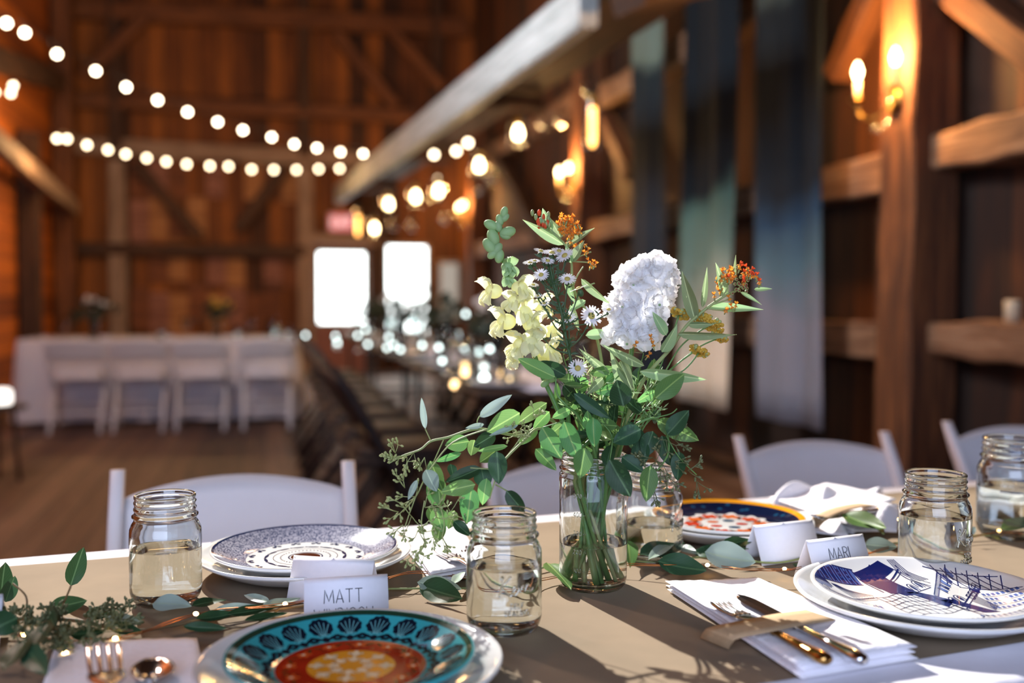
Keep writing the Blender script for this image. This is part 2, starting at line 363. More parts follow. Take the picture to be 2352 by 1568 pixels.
# far wall: local x runs toward -a (its inner face looks at the camera)
def farx(px, d=BF):
    r = ray(px, 700); return r.dot(RX) * (BF / r.dot(RY))       # room 'a' of column px on the far wall
def farz(px, py):
    r = ray(px, py); return CAMZ + r.z * (BF / r.dot(RY))
W1 = (farx(731), farx(838), farz(785, 741), farz(785, 580)); W2 = (farx(889), farx(979), farz(935, 772), farz(935, 566)); W3 = (farx(1010), farx(1052), farz(1030, 735), farz(1030, 605))
x0 = AL - 0.3; wl = AR - AL + 0.6
holes = [(w[0] - x0, w[1] - x0, w[2], w[3]) for w in (W1, W2, W3)]
panel('wall_far', R(x0, BF), RX, wl, HC + 0.2, -0.06, 'boards', 'tall brown board gable wall behind the long tables', holes)
def window(n, wd, m, label, curtain=False):
    a0, a1, z0, z1 = wd; b = BF; mb = MB(); f = 0.05
    mb.box(((a0 + a1) / 2, b - 0.02, z0 - f / 2), (a1 - a0 + 2 * f, 0.1, f)); mb.box(((a0 + a1) / 2, b - 0.02, z1 + f / 2), (a1 - a0 + 2 * f, 0.1, f))
    mb.box((a0 - f / 2, b - 0.02, (z0 + z1) / 2), (f, 0.1, z1 - z0)); mb.box((a1 + f / 2, b - 0.02, (z0 + z1) / 2), (f, 0.1, z1 - z0))
    fr = mb.build('window_%d' % n, 'timber_grey'); fr.rotation_euler = (0, 0, RZ); setk(fr, label)
    p = MB(); p.box(((a0 + a1) / 2, b + 0.03, (z0 + z1) / 2), (a1 - a0, 0.006, z1 - z0)); p.build('window_pane', m, fr)
window(1, W1, 'window_light', 'bright white glass pane of the exit door'); window(2, W2, 'window_light', 'tall bright white window right of the exit door'); window(3, W3, 'window_dim', 'narrow dim window near the far right corner')
# exit door around window 1
da0, da1 = W1[0] - 0.16, W1[1] + 0.16
mb = MB(); h = 2.05
for (a0, a1, z0, z1) in ((da0, W1[0] - 0.05, 0, h), (W1[1] + 0.05, da1, 0, h), (W1[0] - 0.05, W1[1] + 0.05, 0, W1[2] - 0.05), (W1[0] - 0.05, W1[1] + 0.05, W1[3] + 0.05, h)):
    mb.box(((a0 + a1) / 2, BF - 0.06, (z0 + z1) / 2), (a1 - a0, 0.05, z1 - z0))
dr = mb.build('door_1', simple('faded_rose_door_paint', '8a5a50', 0.6, noise=0.1, scale=6)); dr.rotation_euler = (0, 0, RZ); setk(dr, 'faded rose-brown exit door with a big glass pane')
mb = MB(); mb.tube([R(da1 - 0.06, BF - 0.12, 0.98), R(da1 - 0.16, BF - 0.12, 0.98)], 0.012); o = mb.build('door_handle', 'brass'); o.parent = dr; o.matrix_parent_inverse = dr.matrix_world.inverted() if False else Matrix.Rotation(-RZ, 4, 'Z')
# side walls
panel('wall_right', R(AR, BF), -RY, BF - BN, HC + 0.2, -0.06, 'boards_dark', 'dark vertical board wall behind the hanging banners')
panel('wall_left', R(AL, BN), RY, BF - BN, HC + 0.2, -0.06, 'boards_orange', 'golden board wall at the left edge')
panel('wall_back', R(AR, BN), -RX, AR - AL, HC + 0.2, -0.06, 'boards', 'board wall behind the camera with an open doorway', [(1.6, 5.2, 0.001, 3.2)])
# ceiling with an added L-shaped opening, cut to shape the sun patch on the table
SK = None
def sun_at(px, py, z=HC):
    p = on(px, py, 0.752); t = (z - p.z) / -sun_dir.z; q = p - sun_dir * t; return q.dot(RX), q.dot(RY)
ca, cb = sun_at(1500, 1340)
sk = (-1.905, -0.45, 9.42, 10.78); sk2 = (-2.70, -1.905, 10.13, 10.78)
mb = MB()
for (a0, a1, b0, b1) in ((AL, sk[0], BN, sk2[2]), (AL, sk2[0], sk2[2], sk2[3]), (AL, sk[0], sk2[3], BF), (sk[1], AR, BN, BF), (sk[0], sk[1], BN, sk[2]), (sk[0], sk[1], sk[3], BF)):
    mb.box(((a0 + a1) / 2, (b0 + b1) / 2, HC + 0.05), (a1 - a0, b1 - b0, 0.1))
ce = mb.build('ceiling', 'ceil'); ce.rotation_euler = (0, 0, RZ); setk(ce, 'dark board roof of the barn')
# timbers of the far wall
def fw(px, py): return R(farx(px), BF - 0.12, farz(px, py))
def fbeam(x0_, y0_, x1_, y1_, wd, mat, label): timber('timber_beam', fw(x0_, y0_), fw(x1_, y1_), 0.2, wd, mat, label)
fbeam(182, 28, 1070, 70, 0.26, 'timber', 'highest beam across the far gable wall')
fbeam(182, 235, 1070, 277, 0.20, 'timber', 'middle brown beam across the far wall, above the string lights')
fbeam(182, 337, 850, 372, 0.22, 'timber_grey', 'pale grey beam behind the lower string lights')
fbeam(182, 572, 700, 578, 0.18, 'timber_dark', 'low dark beam across the far wall left of the exit door')
fbeam(700, 548, 862, 556, 0.16, 'timber_grey', 'grey lintel above the exit door')
for (px, m, lb) in ((276, 'timber_grey', 'grey post in the far wall behind the white table'), (702, 'timber_grey', 'grey post left of the exit door'), (862, 'timber_dark', 'dark post between the exit door and the tall window')):
    a = farx(px); timber('timber_post', R(a, BF - 0.12, 0), R(a, BF - 0.12, 3.05), 0.22, 0.2, m, lb)
for (px, lb) in ((275, 'upper post of the far gable at its left'), (700, 'upper post of the far gable at its middle'), (1000, 'upper post of the far gable near the right corner')):
    a = farx(px); timber('timber_post', R(a, BF - 0.13, 3.2), R(a, BF - 0.13, 6.9), 0.2, 0.18, 'timber_dark', lb)
for (q, m, lb) in (((318, 378, 462, 545), 'timber_dark', 'dark brace slanting down right on the far wall'), ((655, 388, 548, 530), 'timber_dark', 'dark brace slanting down left on the far wall'),
              ((350, 45, 205, 185), 'timber', 'upper left brace of the gable wall'), ((770, 85, 905, 250), 'timber', 'upper right brace of the gable wall'), ((880, 60, 1010, 210), 'timber', 'upper brace beside the far right corner')):
    timber('timber_brace', fw(q[0], q[1]) - RY * 0.1, fw(q[2], q[3]) - RY * 0.1, 0.12, 0.17, m, lb)
# a patched lighter panel of boards below the V of braces
mb = MB(); rr = random.Random(3)
a0, a1 = farx(300), farx(690)
for i in range(9):
    for j in range(4):
        if rr.random() < 0.72:
            w_ = (a1 - a0) / 9; mb.box((a0 + w_ * (i + .5), BF - 0.03, 0.95 + 0.62 * j + rr.uniform(-.1, .1)), (w_ * 0.97, 0.02, 0.6), mi=rr.randrange(3))
o = mb.build('trim_1', [wood('patch_boards_tan', '6a4426', '9a6a40', 'b98a5c'), wood('patch_boards_brown', '3c2112', '6a3c20', '8a5530'), wood('patch_boards_rose', '5a3428', '84584a', 'a4786a')]); o.rotation_euler = (0, 0, RZ); setk(o, 'patchwork of lighter old boards on the far wall')
# left corner timbers
def wallpt(px, py, a):   # point on the upright plane a = const seen at the pixel
    r = ray(px, py); return C0 + r * (a / r.dot(RX))
def lpost(px, wd, mat, lb, a=AL + 0.16, ztop=6.9):
    p = wallpt(px, 700, a); timber('timber_post', Vector((p.x, p.y, 0)), Vector((p.x, p.y, ztop)), wd, wd, mat, lb)
lpost(152, 0.24, 'timber', 'tall orange-lit post in the left corner')
lpost(72, 0.22, 'timber_dark', 'dark post on the left wall', AL + 0.14, 3.0)
timber('timber_brace', wallpt(-40, 300, AL + 0.3), wallpt(170, 478, AL + 0.3), 0.14, 0.2, 'timber_grey', 'grey brace slanting down across the left corner')
timber('timber_beam', wallpt(-60, 120, AL + 0.12), wallpt(140, 190, AL + 0.12), 0.2, 0.25, 'timber_dark', 'dark beam along the top of the left wall')
# right wall: posts every 5.1 m, girts at three heights, braces
PB = (4.2, 9.25, 14.4)
for b, lb in zip(PB, ('thick brown post carrying the nearest candle sconce', 'brown post carrying the middle candle sconce', 'brown post carrying the farthest candle sconce')):
    timber('timber_post', R(AR - 0.16, b, 0), R(AR - 0.16, b, 4.2), 0.26, 0.26, 'timber', lb)
for (b0, b1, z, ht, lb) in ((BN + 6, PB[0] - .13, 1.80, .18, 'upper wall rail right of the nearest sconce post'), (PB[0] + .13, PB[1] - .13, 1.75, .18, 'upper wall rail running behind the three banners'), (PB[1] + .13, PB[2] - .13, 1.82, .2, 'upper wall rail between the two far sconce posts'),
                  (BN + 6, PB[0] - .13, 0.93, .17, 'lower wall rail right of the nearest sconce post'), (PB[0] + .13, PB[1] - .13, 0.90, .17, 'lower wall rail running behind the three banners'), (PB[1] + .13, PB[2] - .13, 0.9, .17, 'lower wall rail between the two far sconce posts'),
                  (PB[0] + .13, PB[1] - .13, 2.98, .2, 'top wall rail behind the banners'), (PB[1] + .13, PB[2] - .13, 3.1, .2, 'top wall rail between the two far sconce posts'), (BN + 6, PB[0] - .13, 3.25, .2, 'top wall rail right of the nearest sconce post')):
    timber('wall_rail', R(AR - 0.1, b0, z), R(AR - 0.1, b1, z), 0.2, ht, 'timber_rail' if 'timber_rail' in M else 'timber', lb, 0.012)
def rw(px, py, a=AR - 0.12): return wallpt(px, py, a)
for (q, m, wd, lb) in (((1925, 175, 2030, -60), 'timber', .13, 'brace left of the nearest sconce post'), ((2180, -40, 2420, 150), 'timber', .14, 'brace at the top right of the wall'),
               ((1132, 330, 1255, 560), 'timber_dark', .2, 'dark brace left of the middle sconce post'), ((1382, 250, 1452, 400), 'timber', .14, 'orange-lit brace right of the middle sconce post')):
    timber('timber_brace', rw(q[0], q[1]), rw(q[2], q[3]), wd, wd, m, lb)
# the big pale overhead beam, with the dark deck edge it carries
A0 = at(1352, -8, 5.0); A1 = at(778, 452, 14.3); A0.z = A1.z = (A0.z + A1.z) / 2
hd = (A1 - A0).normalized(); sd_ = Vector((hd.y, -hd.x, 0))
timber('loft_beam', A0, A1, 0.10, 0.25, 'timber_pale', 'long whitewashed beam crossing overhead toward the exit door', 0.003)
o = timber('loft_deck', A0 + sd_ * 0.32 + Vector((0, 0, 0.08)), A1 + sd_ * 0.32 + Vector((0, 0, 0.08)), 0.5, 0.06, 'timber_dark', 'dark loft boards carried by the whitewashed beam', 0.002)
timber('loft_beam', at(1352, 30, 5.2) + RX * 0.02 - hd * .4 + Vector((0,0,.05)), R(AR - 0.05, 4.9, 3.12), 0.28, 0.3, 'timber_dark', 'dark cross beam at the near end of the loft')
for i in range(3):
    f = 0.25 + 0.3 * i; p = A0.lerp(A1, f); timber('loft_joist', p + sd_ * 0.08 - Vector((0, 0, 0.02)), p + sd_ * 0.58 - Vector((0, 0, 0.02)), 0.12, 0.12, 'timber_dark', ('near', 'middle', 'far')[i] + ' joist under the dark loft boards')
# ------------------------------------------------------------------ exit sign
p = at(785, 511, 14.8); ex = thing('exit_sign', 'glowing red exit sign above the far door', 'exit sign', (p.x, p.y, p.z), RZ)
mb = MB(); mb.rbox((0, 0.02, 0), (0.4, 0.06, 0.28), 0.02, Matrix.Identity(3)); mb.build('housing', simple('sign_housing', 'b8a8a0', 0.5), ex)
mb = MB(); mb.box((0, -0.015, 0), (0.36, 0.008, 0.24)); mb.build('sign_face', 'exit', ex)
# ------------------------------------------------------------------ hanging banners (dip-dyed cloth, parallel to the right wall)
def bannermat(name, stops, tilt, ph):
    N = NT(name); tc = N.n('TexCoord'); sep = N.n('SeparateXYZ', None, i0=tc.outputs['Object'])
    nz = N.n('TexNoise', {'noise_dimensions': '4D'}, Vector=tc.outputs['Object'], Scale=1.7, Detail=3.0, W=float(ph)); nz.inputs['Distortion'].default_value = 0.4
    a = N.n('Math', {'operation': 'MULTIPLY_ADD'}, i0=nz.outputs['Fac'], i1=0.5, i2=N.n('Math', {'operation': 'MULTIPLY_ADD'}, i0=sep.outputs[0], i1=tilt, i2=sep.outputs[2]).outputs[0])
    f = N.n('Math', {'operation': 'DIVIDE'}, i0=a.outputs[0], i1=4.6)
    col = ramp(N, f.outputs[0], [(p, srgb(c)) for p, c in stops])
    p = N.n('BsdfPrincipled', None, Roughness=0.85); N.t.links.new(col, p.inputs['Base Color']); p.inputs['Specular IOR Level'].default_value = 0.2
    tr = N.n('BsdfTranslucent'); N.t.links.new(col, tr.inputs['Color']); mx = N.n('MixShader', None, i0=0.12, i1=p.outputs[0], i2=tr.outputs[0]); return N.surf(mx.outputs[0])
BA = AR - 0.36
def banner(px0, px1, pyb, stops, tilt, ph, label):
    pa = wallpt(px0, 700, BA); pb = wallpt(px1, 700, BA); z0 = wallpt((px0 + px1) / 2, pyb, BA).z; zt = 4.3
    u = (pb - pa); u.z = 0; L = u.length; u.normalize(); nrm = Vector((u.y, -u.x, 0)); root = thing('dyed_banner', label, 'banner', (pa.x, pa.y, z0), 0, 'dip-dyed cloth banners hanging on the right wall')
    root.rotation_euler = (0, 0, math.atan2(u.y, u.x)); mb = MB()
    mb.grid(lambda s, t: Vector((s * L + 0.02 * math.sin(t * 5 + ph), 0.025 * math.sin(s * 7 + ph + t * 2) + 0.012 * math.sin(s * 17 + ph), t * (zt - z0))), 24, 20, thick=0.003)
    mb.build('cloth', bannermat('banner_dye_%d' % int(ph), stops, tilt, ph), root)
    mb = MB(); mb.tube([(-0.03, 0, zt - z0), (L + 0.03, 0, zt - z0)], 0.012); mb.build('hanging_rod', 'dark_wood', root)
banner(1440, 1522, 905, [(0.0, '1d2a36'), (0.4, '2a3038'), (0.50, '1c242c'), (0.585, '1e2a30'), (0.62, '66776e'), (0.8, '70807a')], 0.0, 1, 'sage-topped navy banner, farthest of the three')
banner(1568, 1680, 932, [(0.0, 'fbe8cc'), (0.11, 'ecdcc4'), (0.18, 'a0a694'), (0.26, '6c8276'), (0.32, '4c6860'), (0.35, '121c24'), (0.8, '0a1218')], -0.3, 5, 'middle banner fading from cream hem through green to near black')
banner(1733, 1890, 972, [(0.0, '8c909e'), (0.19, '84848e'), (0.24, '56707a'), (0.30, '2a4258'), (0.35, '141c24'), (0.56, '11181c'), (0.63, '525e58'), (0.8, '5c6862')], 0.0, 9, 'nearest and widest banner fading from grey-blue hem to black')
# ------------------------------------------------------------------ string lights
def string_light(pts, label, m, r=0.021, pre=None, post=None, glow=(), gp_=40):
    P = [at(x, y, d) for x, y, d in pts]; root = thing('string_light', label, 'string lights', P[0])
    cord = ([at(*pre)] if pre else []) + [p + Vector((0, 0, 0.055)) for p in P] + ([at(*post)] if post else [])
    mb = MB(); mb.tube(cord, 0.004, 5)
    for p in P: mb.tube([p + Vector((0, 0, 0.055)), p + Vector((0, 0, 0.02))], 0.011, 6)
    mb.build('cord', 'black', root, world=True)
    sph = MB(); sph.ball((0, 0, 0), r, 12, 8); me = sph.mesh('bulb', m)
    for p in P:
        o = bpy.data.objects.new('bulb', me); COL.objects.link(o); o.parent = root; o.location = p - P[0]
    for k in glow:
        l = bpy.data.lights.new('string_glow', 'POINT'); l.energy = gp_; l.color = (1, 0.55, 0.22); l.shadow_soft_size = 0.12
        o = bpy.data.objects.new('string_glow', l); COL.objects.link(o); o.parent = root; o.location = P[k] - P[0] - Vector((0, 0, .06))
S1 = [(15, 53), (57, 75), (131, 124), (220, 163), (290, 200), (362, 230), (431, 257), (500, 280), (558, 299), (624, 315), (676, 331), (728, 340), (782, 349), (834, 353)]
string_light([(x, y, 6.4 + 5.6 * i / 13) for i, (x, y) in enumerate(S1)], 'upper string of globe bulbs sweeping down from the top left', 'bulb', pre=(-60, 5, 6.2), post=(880, 349, 12.4))
S2 = [(131, 318), (154, 319), (200, 333), (248, 344), (289, 354), (337, 363), (382, 371), (429, 377), (482, 381), (525, 382), (578, 389), (629, 390), (681, 390), (732, 388), (780, 387), (834, 381)]
string_light([(x, y, 10.4 + 2.0 * i / 15) for i, (x, y) in enumerate(S2)], 'lower string of globe bulbs in front of the pale grey beam', 'bulb_far', 0.024, pre=(70, 316, 10.3), post=(880, 372, 12.6), glow=(1, 6, 11, 15), gp_=42)
string_light([(-12, 212, 9), (30, 197, 9.3), (25, 214, 9.6)], 'short end of string lights at the left edge', 'bulb_far', 0.022)
string_light([(997, 355, 9.4), (1048, 347, 9.0), (1075, 328, 8.6)], 'three globe bulbs strung below the pale beam', 'bulb_far', 0.026)
# ------------------------------------------------------------------ pendant lamps over the long table
def pendant(px, py, d, label, kind, power=0.0, ct=3.0):
    p = at(px, py, d); root = thing('pendant_lamp', label, 'pendant lamp', p, 0, 'pendant lamps over the long tables'); top = ct - p.z if p.z < 2.7 else 0.7
    mb = MB(); mb.tube([(0, 0, 0.1), (0, 0, max(top, .4))], 0.004, 5); mb.build('cord', 'black', root)
    mb = MB(); mb.lathe([(0.0, 0.125), (0.02, 0.125), (0.024, 0.1), (0.022, 0.055), (0.016, 0.05)], 16); mb.build('socket', 'brass', root)
    if kind == 'tube':
        mb = MB(); mb.lathe([(0.0, 0.05), (0.018, 0.045), (0.02, 0.0), (0.02, -0.16), (0.01, -0.18), (0, -0.182)], 16); mb.build('bulb', 'filament', root)
    else:
        mb = MB(); mb.lathe([(0.0, 0.05), (0.014, 0.045), (0.02, 0.025), (0.031, 0.0), (0.033, -0.02), (0.024, -0.045), (0, -0.055)], 16); mb.build('bulb', 'pendant_glow', root)
    mb = MB(); R_ = 0.075; prof = [(0.03, 0.12), (0.06, 0.09), (R_, 0.04), (R_, -0.07), (0.07, -0.1), (0.067, -0.1), (R_ - .004, -0.07), (R_ - .004, 0.04), (0.057, 0.087), (0.03, 0.116)]
    if kind == 'tube': prof = [(r * 0.62, z * 1.6 - 0.03) for r, z in prof]
    mb.lathe(prof, 24, close=True); mb.build('glass_shade', 'thin_glass', root)
    if power:
        l = bpy.data.lights.new('lamp_light', 'POINT'); l.energy = power; l.color = (1, 0.56, 0.22); l.shadow_soft_size = 0.05
        o = bpy.data.objects.new('lamp_light', l); COL.objects.link(o); o.parent = root; o.location = (0, 0, -0.15)
pendant(1190, 303, 7.4, 'clear glass pendant with a round glowing bulb, highest over the tables', 'round', 14)
pendant(1101, 378, 8.2, 'glass pendant with a tall glowing bulb below the string lights', 'round')
pendant(955, 450, 9.6, 'glass pendant left of the pair under the beam', 'round', 14)
pendant(1007, 437, 9.2, 'glass pendant right of the pair under the beam', 'round')
pendant(893, 467, 10.4, 'glass pendant just below the far end of the pale beam', 'round')
pendant(860, 523, 11.0, 'small low glass pendant nearest the exit sign', 'round', 12)
pendant(1361, 265, 5.8, 'narrow amber tube pendant in front of the first banner', 'tube')
pendant(822, 505, 11.8, 'small amber tube pendant beside the exit sign', 'tube', ct=HC)
# unlit glass drops that glint between the lamps
def drop(px, py, d, label):
    p = at(px, py, d); root = thing('hanging_glass_vase', label, 'hanging vase', p, 0, 'unlit glass vessels hanging among the lamps')
    mb = MB(); mb.tube([(0, 0, 0.06), (0, 0, 2.98 - p.z if p.z < 2.5 else 0.5)], 0.002, 4); mb.build('wire', 'black', root)
    mb = MB(); mb.lathe([(0.02, 0.07), (0.025, 0.05), (0.055, 0.01), (0.06, -0.03), (0.03, -0.06), (0, -0.062)], 18); mb.build('vessel', 'thin_glass', root)
for q in ((905, 512, 10.0, 'clear glass vessel hanging under the pair of pendants, left one'), (948, 515, 9.8, 'clear glass vessel hanging under the pair of pendants, right one'), (1028, 497, 8.6, 'clear glass vessel left of the far candle sconce'),
          (1110, 430, 8.0, 'clear glass vessel just below the tall glowing bulb'), (1135, 400, 7.6, 'clear glass vessel right of the tall glowing bulb'), (1253, 275, 7.0, 'clear glass vessel right of the highest pendant'), (1294, 268, 6.8, 'clear glass vessel left of the amber tube pendant'), (1355, 195, 6.4, 'clear glass vessel above the amber tube pendant')): drop(*q)
# ------------------------------------------------------------------ candle sconces on the posts
def sconce(b, z, label, power):
    p = R(AR - 0.295, b, z); root = thing('candle_sconce', label, 'wall sconce', p, RZ - PI / 2 + 0.0)   # local +y points along +a (into the post)
    root.rotation_euler = (0, 0, RZ - PI / 2)
    mb = MB(); mb.lathe([(0, 0.0), (0.055, 0.0), (0.06, 0.008), (0.05, 0.02), (0.0, 0.024)], 20)
    bp = mb.build('back_plate', 'brass', root); bp.rotation_euler = (PI / 2, 0, 0); bp.location = (0, 0.0, -0.1)
    bp.matrix_local = Matrix.Translation((0, 0.0, -0.1)) @ Matrix.Rotation(-PI / 2, 4, 'Y') if False else Matrix.Translation((0.0, 0, -0.1)) @ Matrix.Rotation(PI / 2, 4, 'X')
    for s in (-1, 1):
        arm = MB(); P = spline([(0, -0.02, -0.1), (s * 0.05, -0.07, -0.17), (s * 0.13, -0.10, -0.15), (s * 0.15, -0.11, -0.08)], 6); arm.tube(P, 0.007, 8); arm.lathe([(0, -0.085), (0.012, -0.085), (0.036, -0.07), (0.038, -0.064), (0.014, -0.068), (0.012, -0.04)], 16, c=(s * 0.15, -0.11, 0)); a = arm.build('arm', 'brass', root)
        c = MB(); c.lathe([(0.0, -0.07), (0.013, -0.07), (0.013, 0.03), (0.006, 0.034), (0, 0.034)], 14, c=(s * 0.15, -0.11, 0)); c.build('candle_sleeve', 'cream_plastic', a)
        f = MB(); f.lathe([(0, 0.03), (0.010, 0.036), (0.019, 0.06), (0.019, 0.075), (0.008, 0.105), (0, 0.115)], 14, c=(s * 0.15, -0.11, 0)); f.build('candle_bulb', 'candle_glow', a)
    for (x_, z_) in ((-0.06, -0.2), (0.0, -0.22), (0.06, -0.2), (-0.12, -0.115), (0.12, -0.115)):
        d = MB(); d.ball((x_, -0.08 if abs(x_) < .1 else -.11, z_ - 0.02), 0.014, 8, 6, sc_=(1, 1, 1.3)); d.build('crystal_drop', 'thin_glass', root)
    l = bpy.data.lights.new('sconce_light', 'POINT'); l.energy = power; l.color = (1, 0.50, 0.16); l.shadow_soft_size = 0.04
    o = bpy.data.objects.new('sconce_light', l); COL.objects.link(o); o.parent = root; o.location = (0, -0.14, 0.12)
sconce(PB[0], 2.15, 'two-armed candle sconce on the nearest post, at the upper right', 80)
sconce(PB[1], 2.28, 'two-armed candle sconce on the middle post, left of the banners', 60)
sconce(PB[2], 2.4, 'two-armed candle sconce on the farthest post', 50)
# unseen lamps added to brighten the gable wall and the far white table
def added_lamp(a, b, z, power, label, col=(1, 0.54, 0.22)):
    root = thing('added_fill_lamp', label, 'fill lamp', R(a, b, z)); mb = MB(); mb.lathe([(0.0, 0.16), (0.03, 0.15), (0.05, 0.11), (0.17, 0.02), (0.165, 0.015), (0.045, 0.1), (0, 0.11)], 24); mb.build('added_lamp_shade', 'dark_wood', root)
    mb = MB(); mb.ball((0, 0, 0.03), 0.035, 12, 8); mb.build('bulb', 'pendant_glow', root); mb = MB(); mb.tube([(0, 0, .15), (0, 0, HC - z)], .006, 6); mb.build('cord', 'black', root)  # bulb and cord of the added fill lamp
    l = bpy.data.lights.new('added_fill_light', 'POINT'); l.energy = power; l.color = col; l.shadow_soft_size = 0.15
    o = bpy.data.objects.new('added_fill_light', l); COL.objects.link(o); o.parent = root; o.location = (0, 0, -0.1)
added_lamp(-1.2, 9.6, 5.6, 40, 'added fill lamp hanging high over the white table')
added_lamp(1.3, 11.5, 5.6, 50, 'added fill lamp hanging high near the far right corner')
added_lamp(-1.7, 4.6, 4.2, 280, 'added fill lamp hanging high on the left side', (1, .74, .62))
# ================================================================== CHAIRS, FAR TABLES
def make_chair(name, label, mat, pad, group):
    # folding banquet chair; local +y is the back side, seat faces -y, uprights lean back
    t = thing(name, label, 'chair', (0, 0, 0), 0, group)
    for s in (-1, 1):
        mb = MB(); P0 = Vector((s * 0.205, -0.24, 0)); P1 = Vector((s * 0.215, 0.20, 0.765)); d = (P1 - P0).normalized(); n = 10; vs = []
        # flattened upright with a rounded top
        for i in range(n + 1):
            q = i / n; c = P0.lerp(P1, q); hw = 0.013; hd = 0.020
            if q > 0.94: hd *= math.sqrt(max(0.12, 1 - ((q - 0.94) / 0.062) ** 2))
            for (x, y) in ((-hw, -hd * .6), (-hw * .6, -hd), (hw * .6, -hd), (hw, -hd * .6), (hw, hd * .6), (hw * .6, hd), (-hw * .6, hd), (-hw, hd * .6)): vs.append(c + Vector((x, y, 0)))
        fs = [tuple(range(8))[::-1], tuple(range(n * 8, n * 8 + 8))] + [(i * 8 + k, i * 8 + (k + 1) % 8, (i + 1) * 8 + (k + 1) % 8, (i + 1) * 8 + k) for i in range(n) for k in range(8)]
        mb.add(vs, fs); mb.build('upright', mat, t)
        mb = MB(); mb.tube([(s * 0.185, 0.22, 0.0), (s * 0.185, -0.08, 0.43)], 0.016, 8); mb.build('rear_leg', mat, t)
    mb = MB(); mb.rbox((0, -0.05, 0.435), (0.38, 0.38, 0.028), 0.05); mb.build('seat', mat, t)
    mb = MB(); mb.rbox((0, -0.05, 0.459), (0.34, 0.34, 0.03), 0.05); mb.build('seat_pad', pad, t)
    def slat(z0, z1, arch, nm):
        mb = MB()
        def f(u, v):
            x = (u - 0.5) * 0.408; top = z1 + arch * math.cos((u - 0.5) * PI) ** 0.8 if abs(u - .5) < .5 else z1
            z = z0 + (top - z0) * v; y = -0.24 + 0.44 * z / 0.765 + 0.022 * math.cos((u - 0.5) * PI) + 0.006
            return Vector((x, y, z))
        mb.grid(f, 16, 6, thick=0.014); mb.build(nm, mat, t)
    slat(0.575, 0.718, 0.028, 'back_rest'); slat(0.49, 0.53, 0.0, 'lower_slat')
    for (y, z) in ((-0.135, 0.19), (0.12, 0.15)):
        mb = MB(); w_ = 0.2 if y < 0 else 0.185; mb.tube([(-w_, y, z), (w_, y, z)], 0.010, 8); mb.build('stretcher', mat, t)
    return t
G_near = 'white folding chairs at the near table'
ch = make_chair('folding_chair', 'white folding chair behind the grey-rimmed plate', 'white_resin', 'cloth', G_near)
def yaw_to(v): return math.atan2(v.y, v.x) - PI / 2     # local +y along v
BACK = Vector((-math.sin(math.radians(21)), math.cos(math.radians(21)), 0))
def put_chair(src, px, d, rz, label, first=False, scale=1.0, group=None):
    p = at(px, 900, d); q = Vector((p.x, p.y, 0)); off = Matrix.Rotation(rz, 3, 'Z') @ Vector((0, 0.19, 0)); q -= off
    if first: src.location = q; src.rotation_euler = (0, 0, rz); src.scale = (.93 * scale, scale, scale * 1.01); return src
    c = dup(src, q, rz, label, group, scale); c.scale = (.93 * scale, scale, scale * 1.01); return c
put_chair(ch, 541, 1.83, math.radians(15), None, True, 1.03)
put_chair(ch, 1330, 2.16, math.radians(14), 'white folding chair mostly hidden behind the flower jar', scale=1.0)
put_chair(ch, 1872, 2.48, math.radians(12), 'white folding chair behind the orange-rimmed plate', scale=1.0)
put_chair(ch, 2335, 2.66, math.radians(14), 'white folding chair cut off by the right edge of the picture', scale=1.02)
# far white banquet table at the left: cloth to the floor, four chairs in front
def drape(a0, a1, b0, b1, ztop, zbot, name, label, mat='cloth', folds=26, amp=0.03, loc=None, rz=None):
    # rectangular draped cloth in local coordinates
    L, W_ = a1 - a0, b1 - b0; mb = MB(); per = []
    N_ = 40
    def edge(s):
        s = (s % 1.0) * (2 * L + 2 * W_)
        if s < L: return Vector((s, 0, 0)), Vector((0, -1, 0))
        s -= L
        if s < W_: return Vector((L, s, 0)), Vector((1, 0, 0))
        s -= W_
        if s < L: return Vector((L - s, W_, 0)), Vector((0, 1, 0))
        s -= L; return Vector((0, W_ - s, 0)), Vector((-1, 0, 0))
    n = folds * 8; rows = [(0, 0), (0.012, 0.02), (0.02, 0.12), (0.03, 0.5), (0.04, 1.0)]
    vs = []
    for (o_, t) in rows:
        for k in range(n):
            e, nn = edge(k / n); e2, n2 = edge((k + 0.5) / n); nn = (nn + n2).normalized()
            f = amp * t * (1 + math.sin(2 * PI * folds * k / n + 1.3 * math.sin(k * .21))) ; vs.append(e + nn * (o_ + f) + Vector((0, 0, ztop - (ztop - zbot) * t)))
    fs = [(r * n + k, (r + 1) * n + k, (r + 1) * n + (k + 1) % n, r * n + (k + 1) % n) for r in range(len(rows) - 1) for k in range(n)]
    fs.append(tuple(range(n))); mb.add(vs, fs); o = mb.build(name, mat); o.location = loc; o.rotation_euler = (0, 0, rz); return tag(o, label, 'tablecloth')
def trestle(loc, rz, L, W_, h, label, mat='dark_wood'):
    t = thing('banquet_table', label, 'table', loc, rz); mb = MB(); mb.rbox((L / 2, W_ / 2, h - 0.012), (L, W_, 0.024), 0.02); mb.build('tabletop', mat, t)
    for x in (0.25, L - 0.25):
        for y in (0.08, W_ - 0.08):
            mb = MB(); mb.tube([(x, y, 0), (x, y, h - 0.024)], 0.016, 8); mb.build('leg', 'black', t)
        mb = MB(); mb.tube([(x, .08, .3), (x, W_ - .08, .3)], 0.012, 6); mb.build('brace', 'black', t)
    return t
pL = on(38, 790, 0.752); pR = on(690, 788, 0.752)
pL = at(40, 800, 8.5); pR = at(682, 800, 9.0); pL.z = pR.z = 0; u = (pR - pL); L8 = u.length; ang8 = math.atan2(u.y, u.x)
trestle(pL, ang8, L8, 0.76, 0.74, 'long table under the white floor-length cloth at the far left')
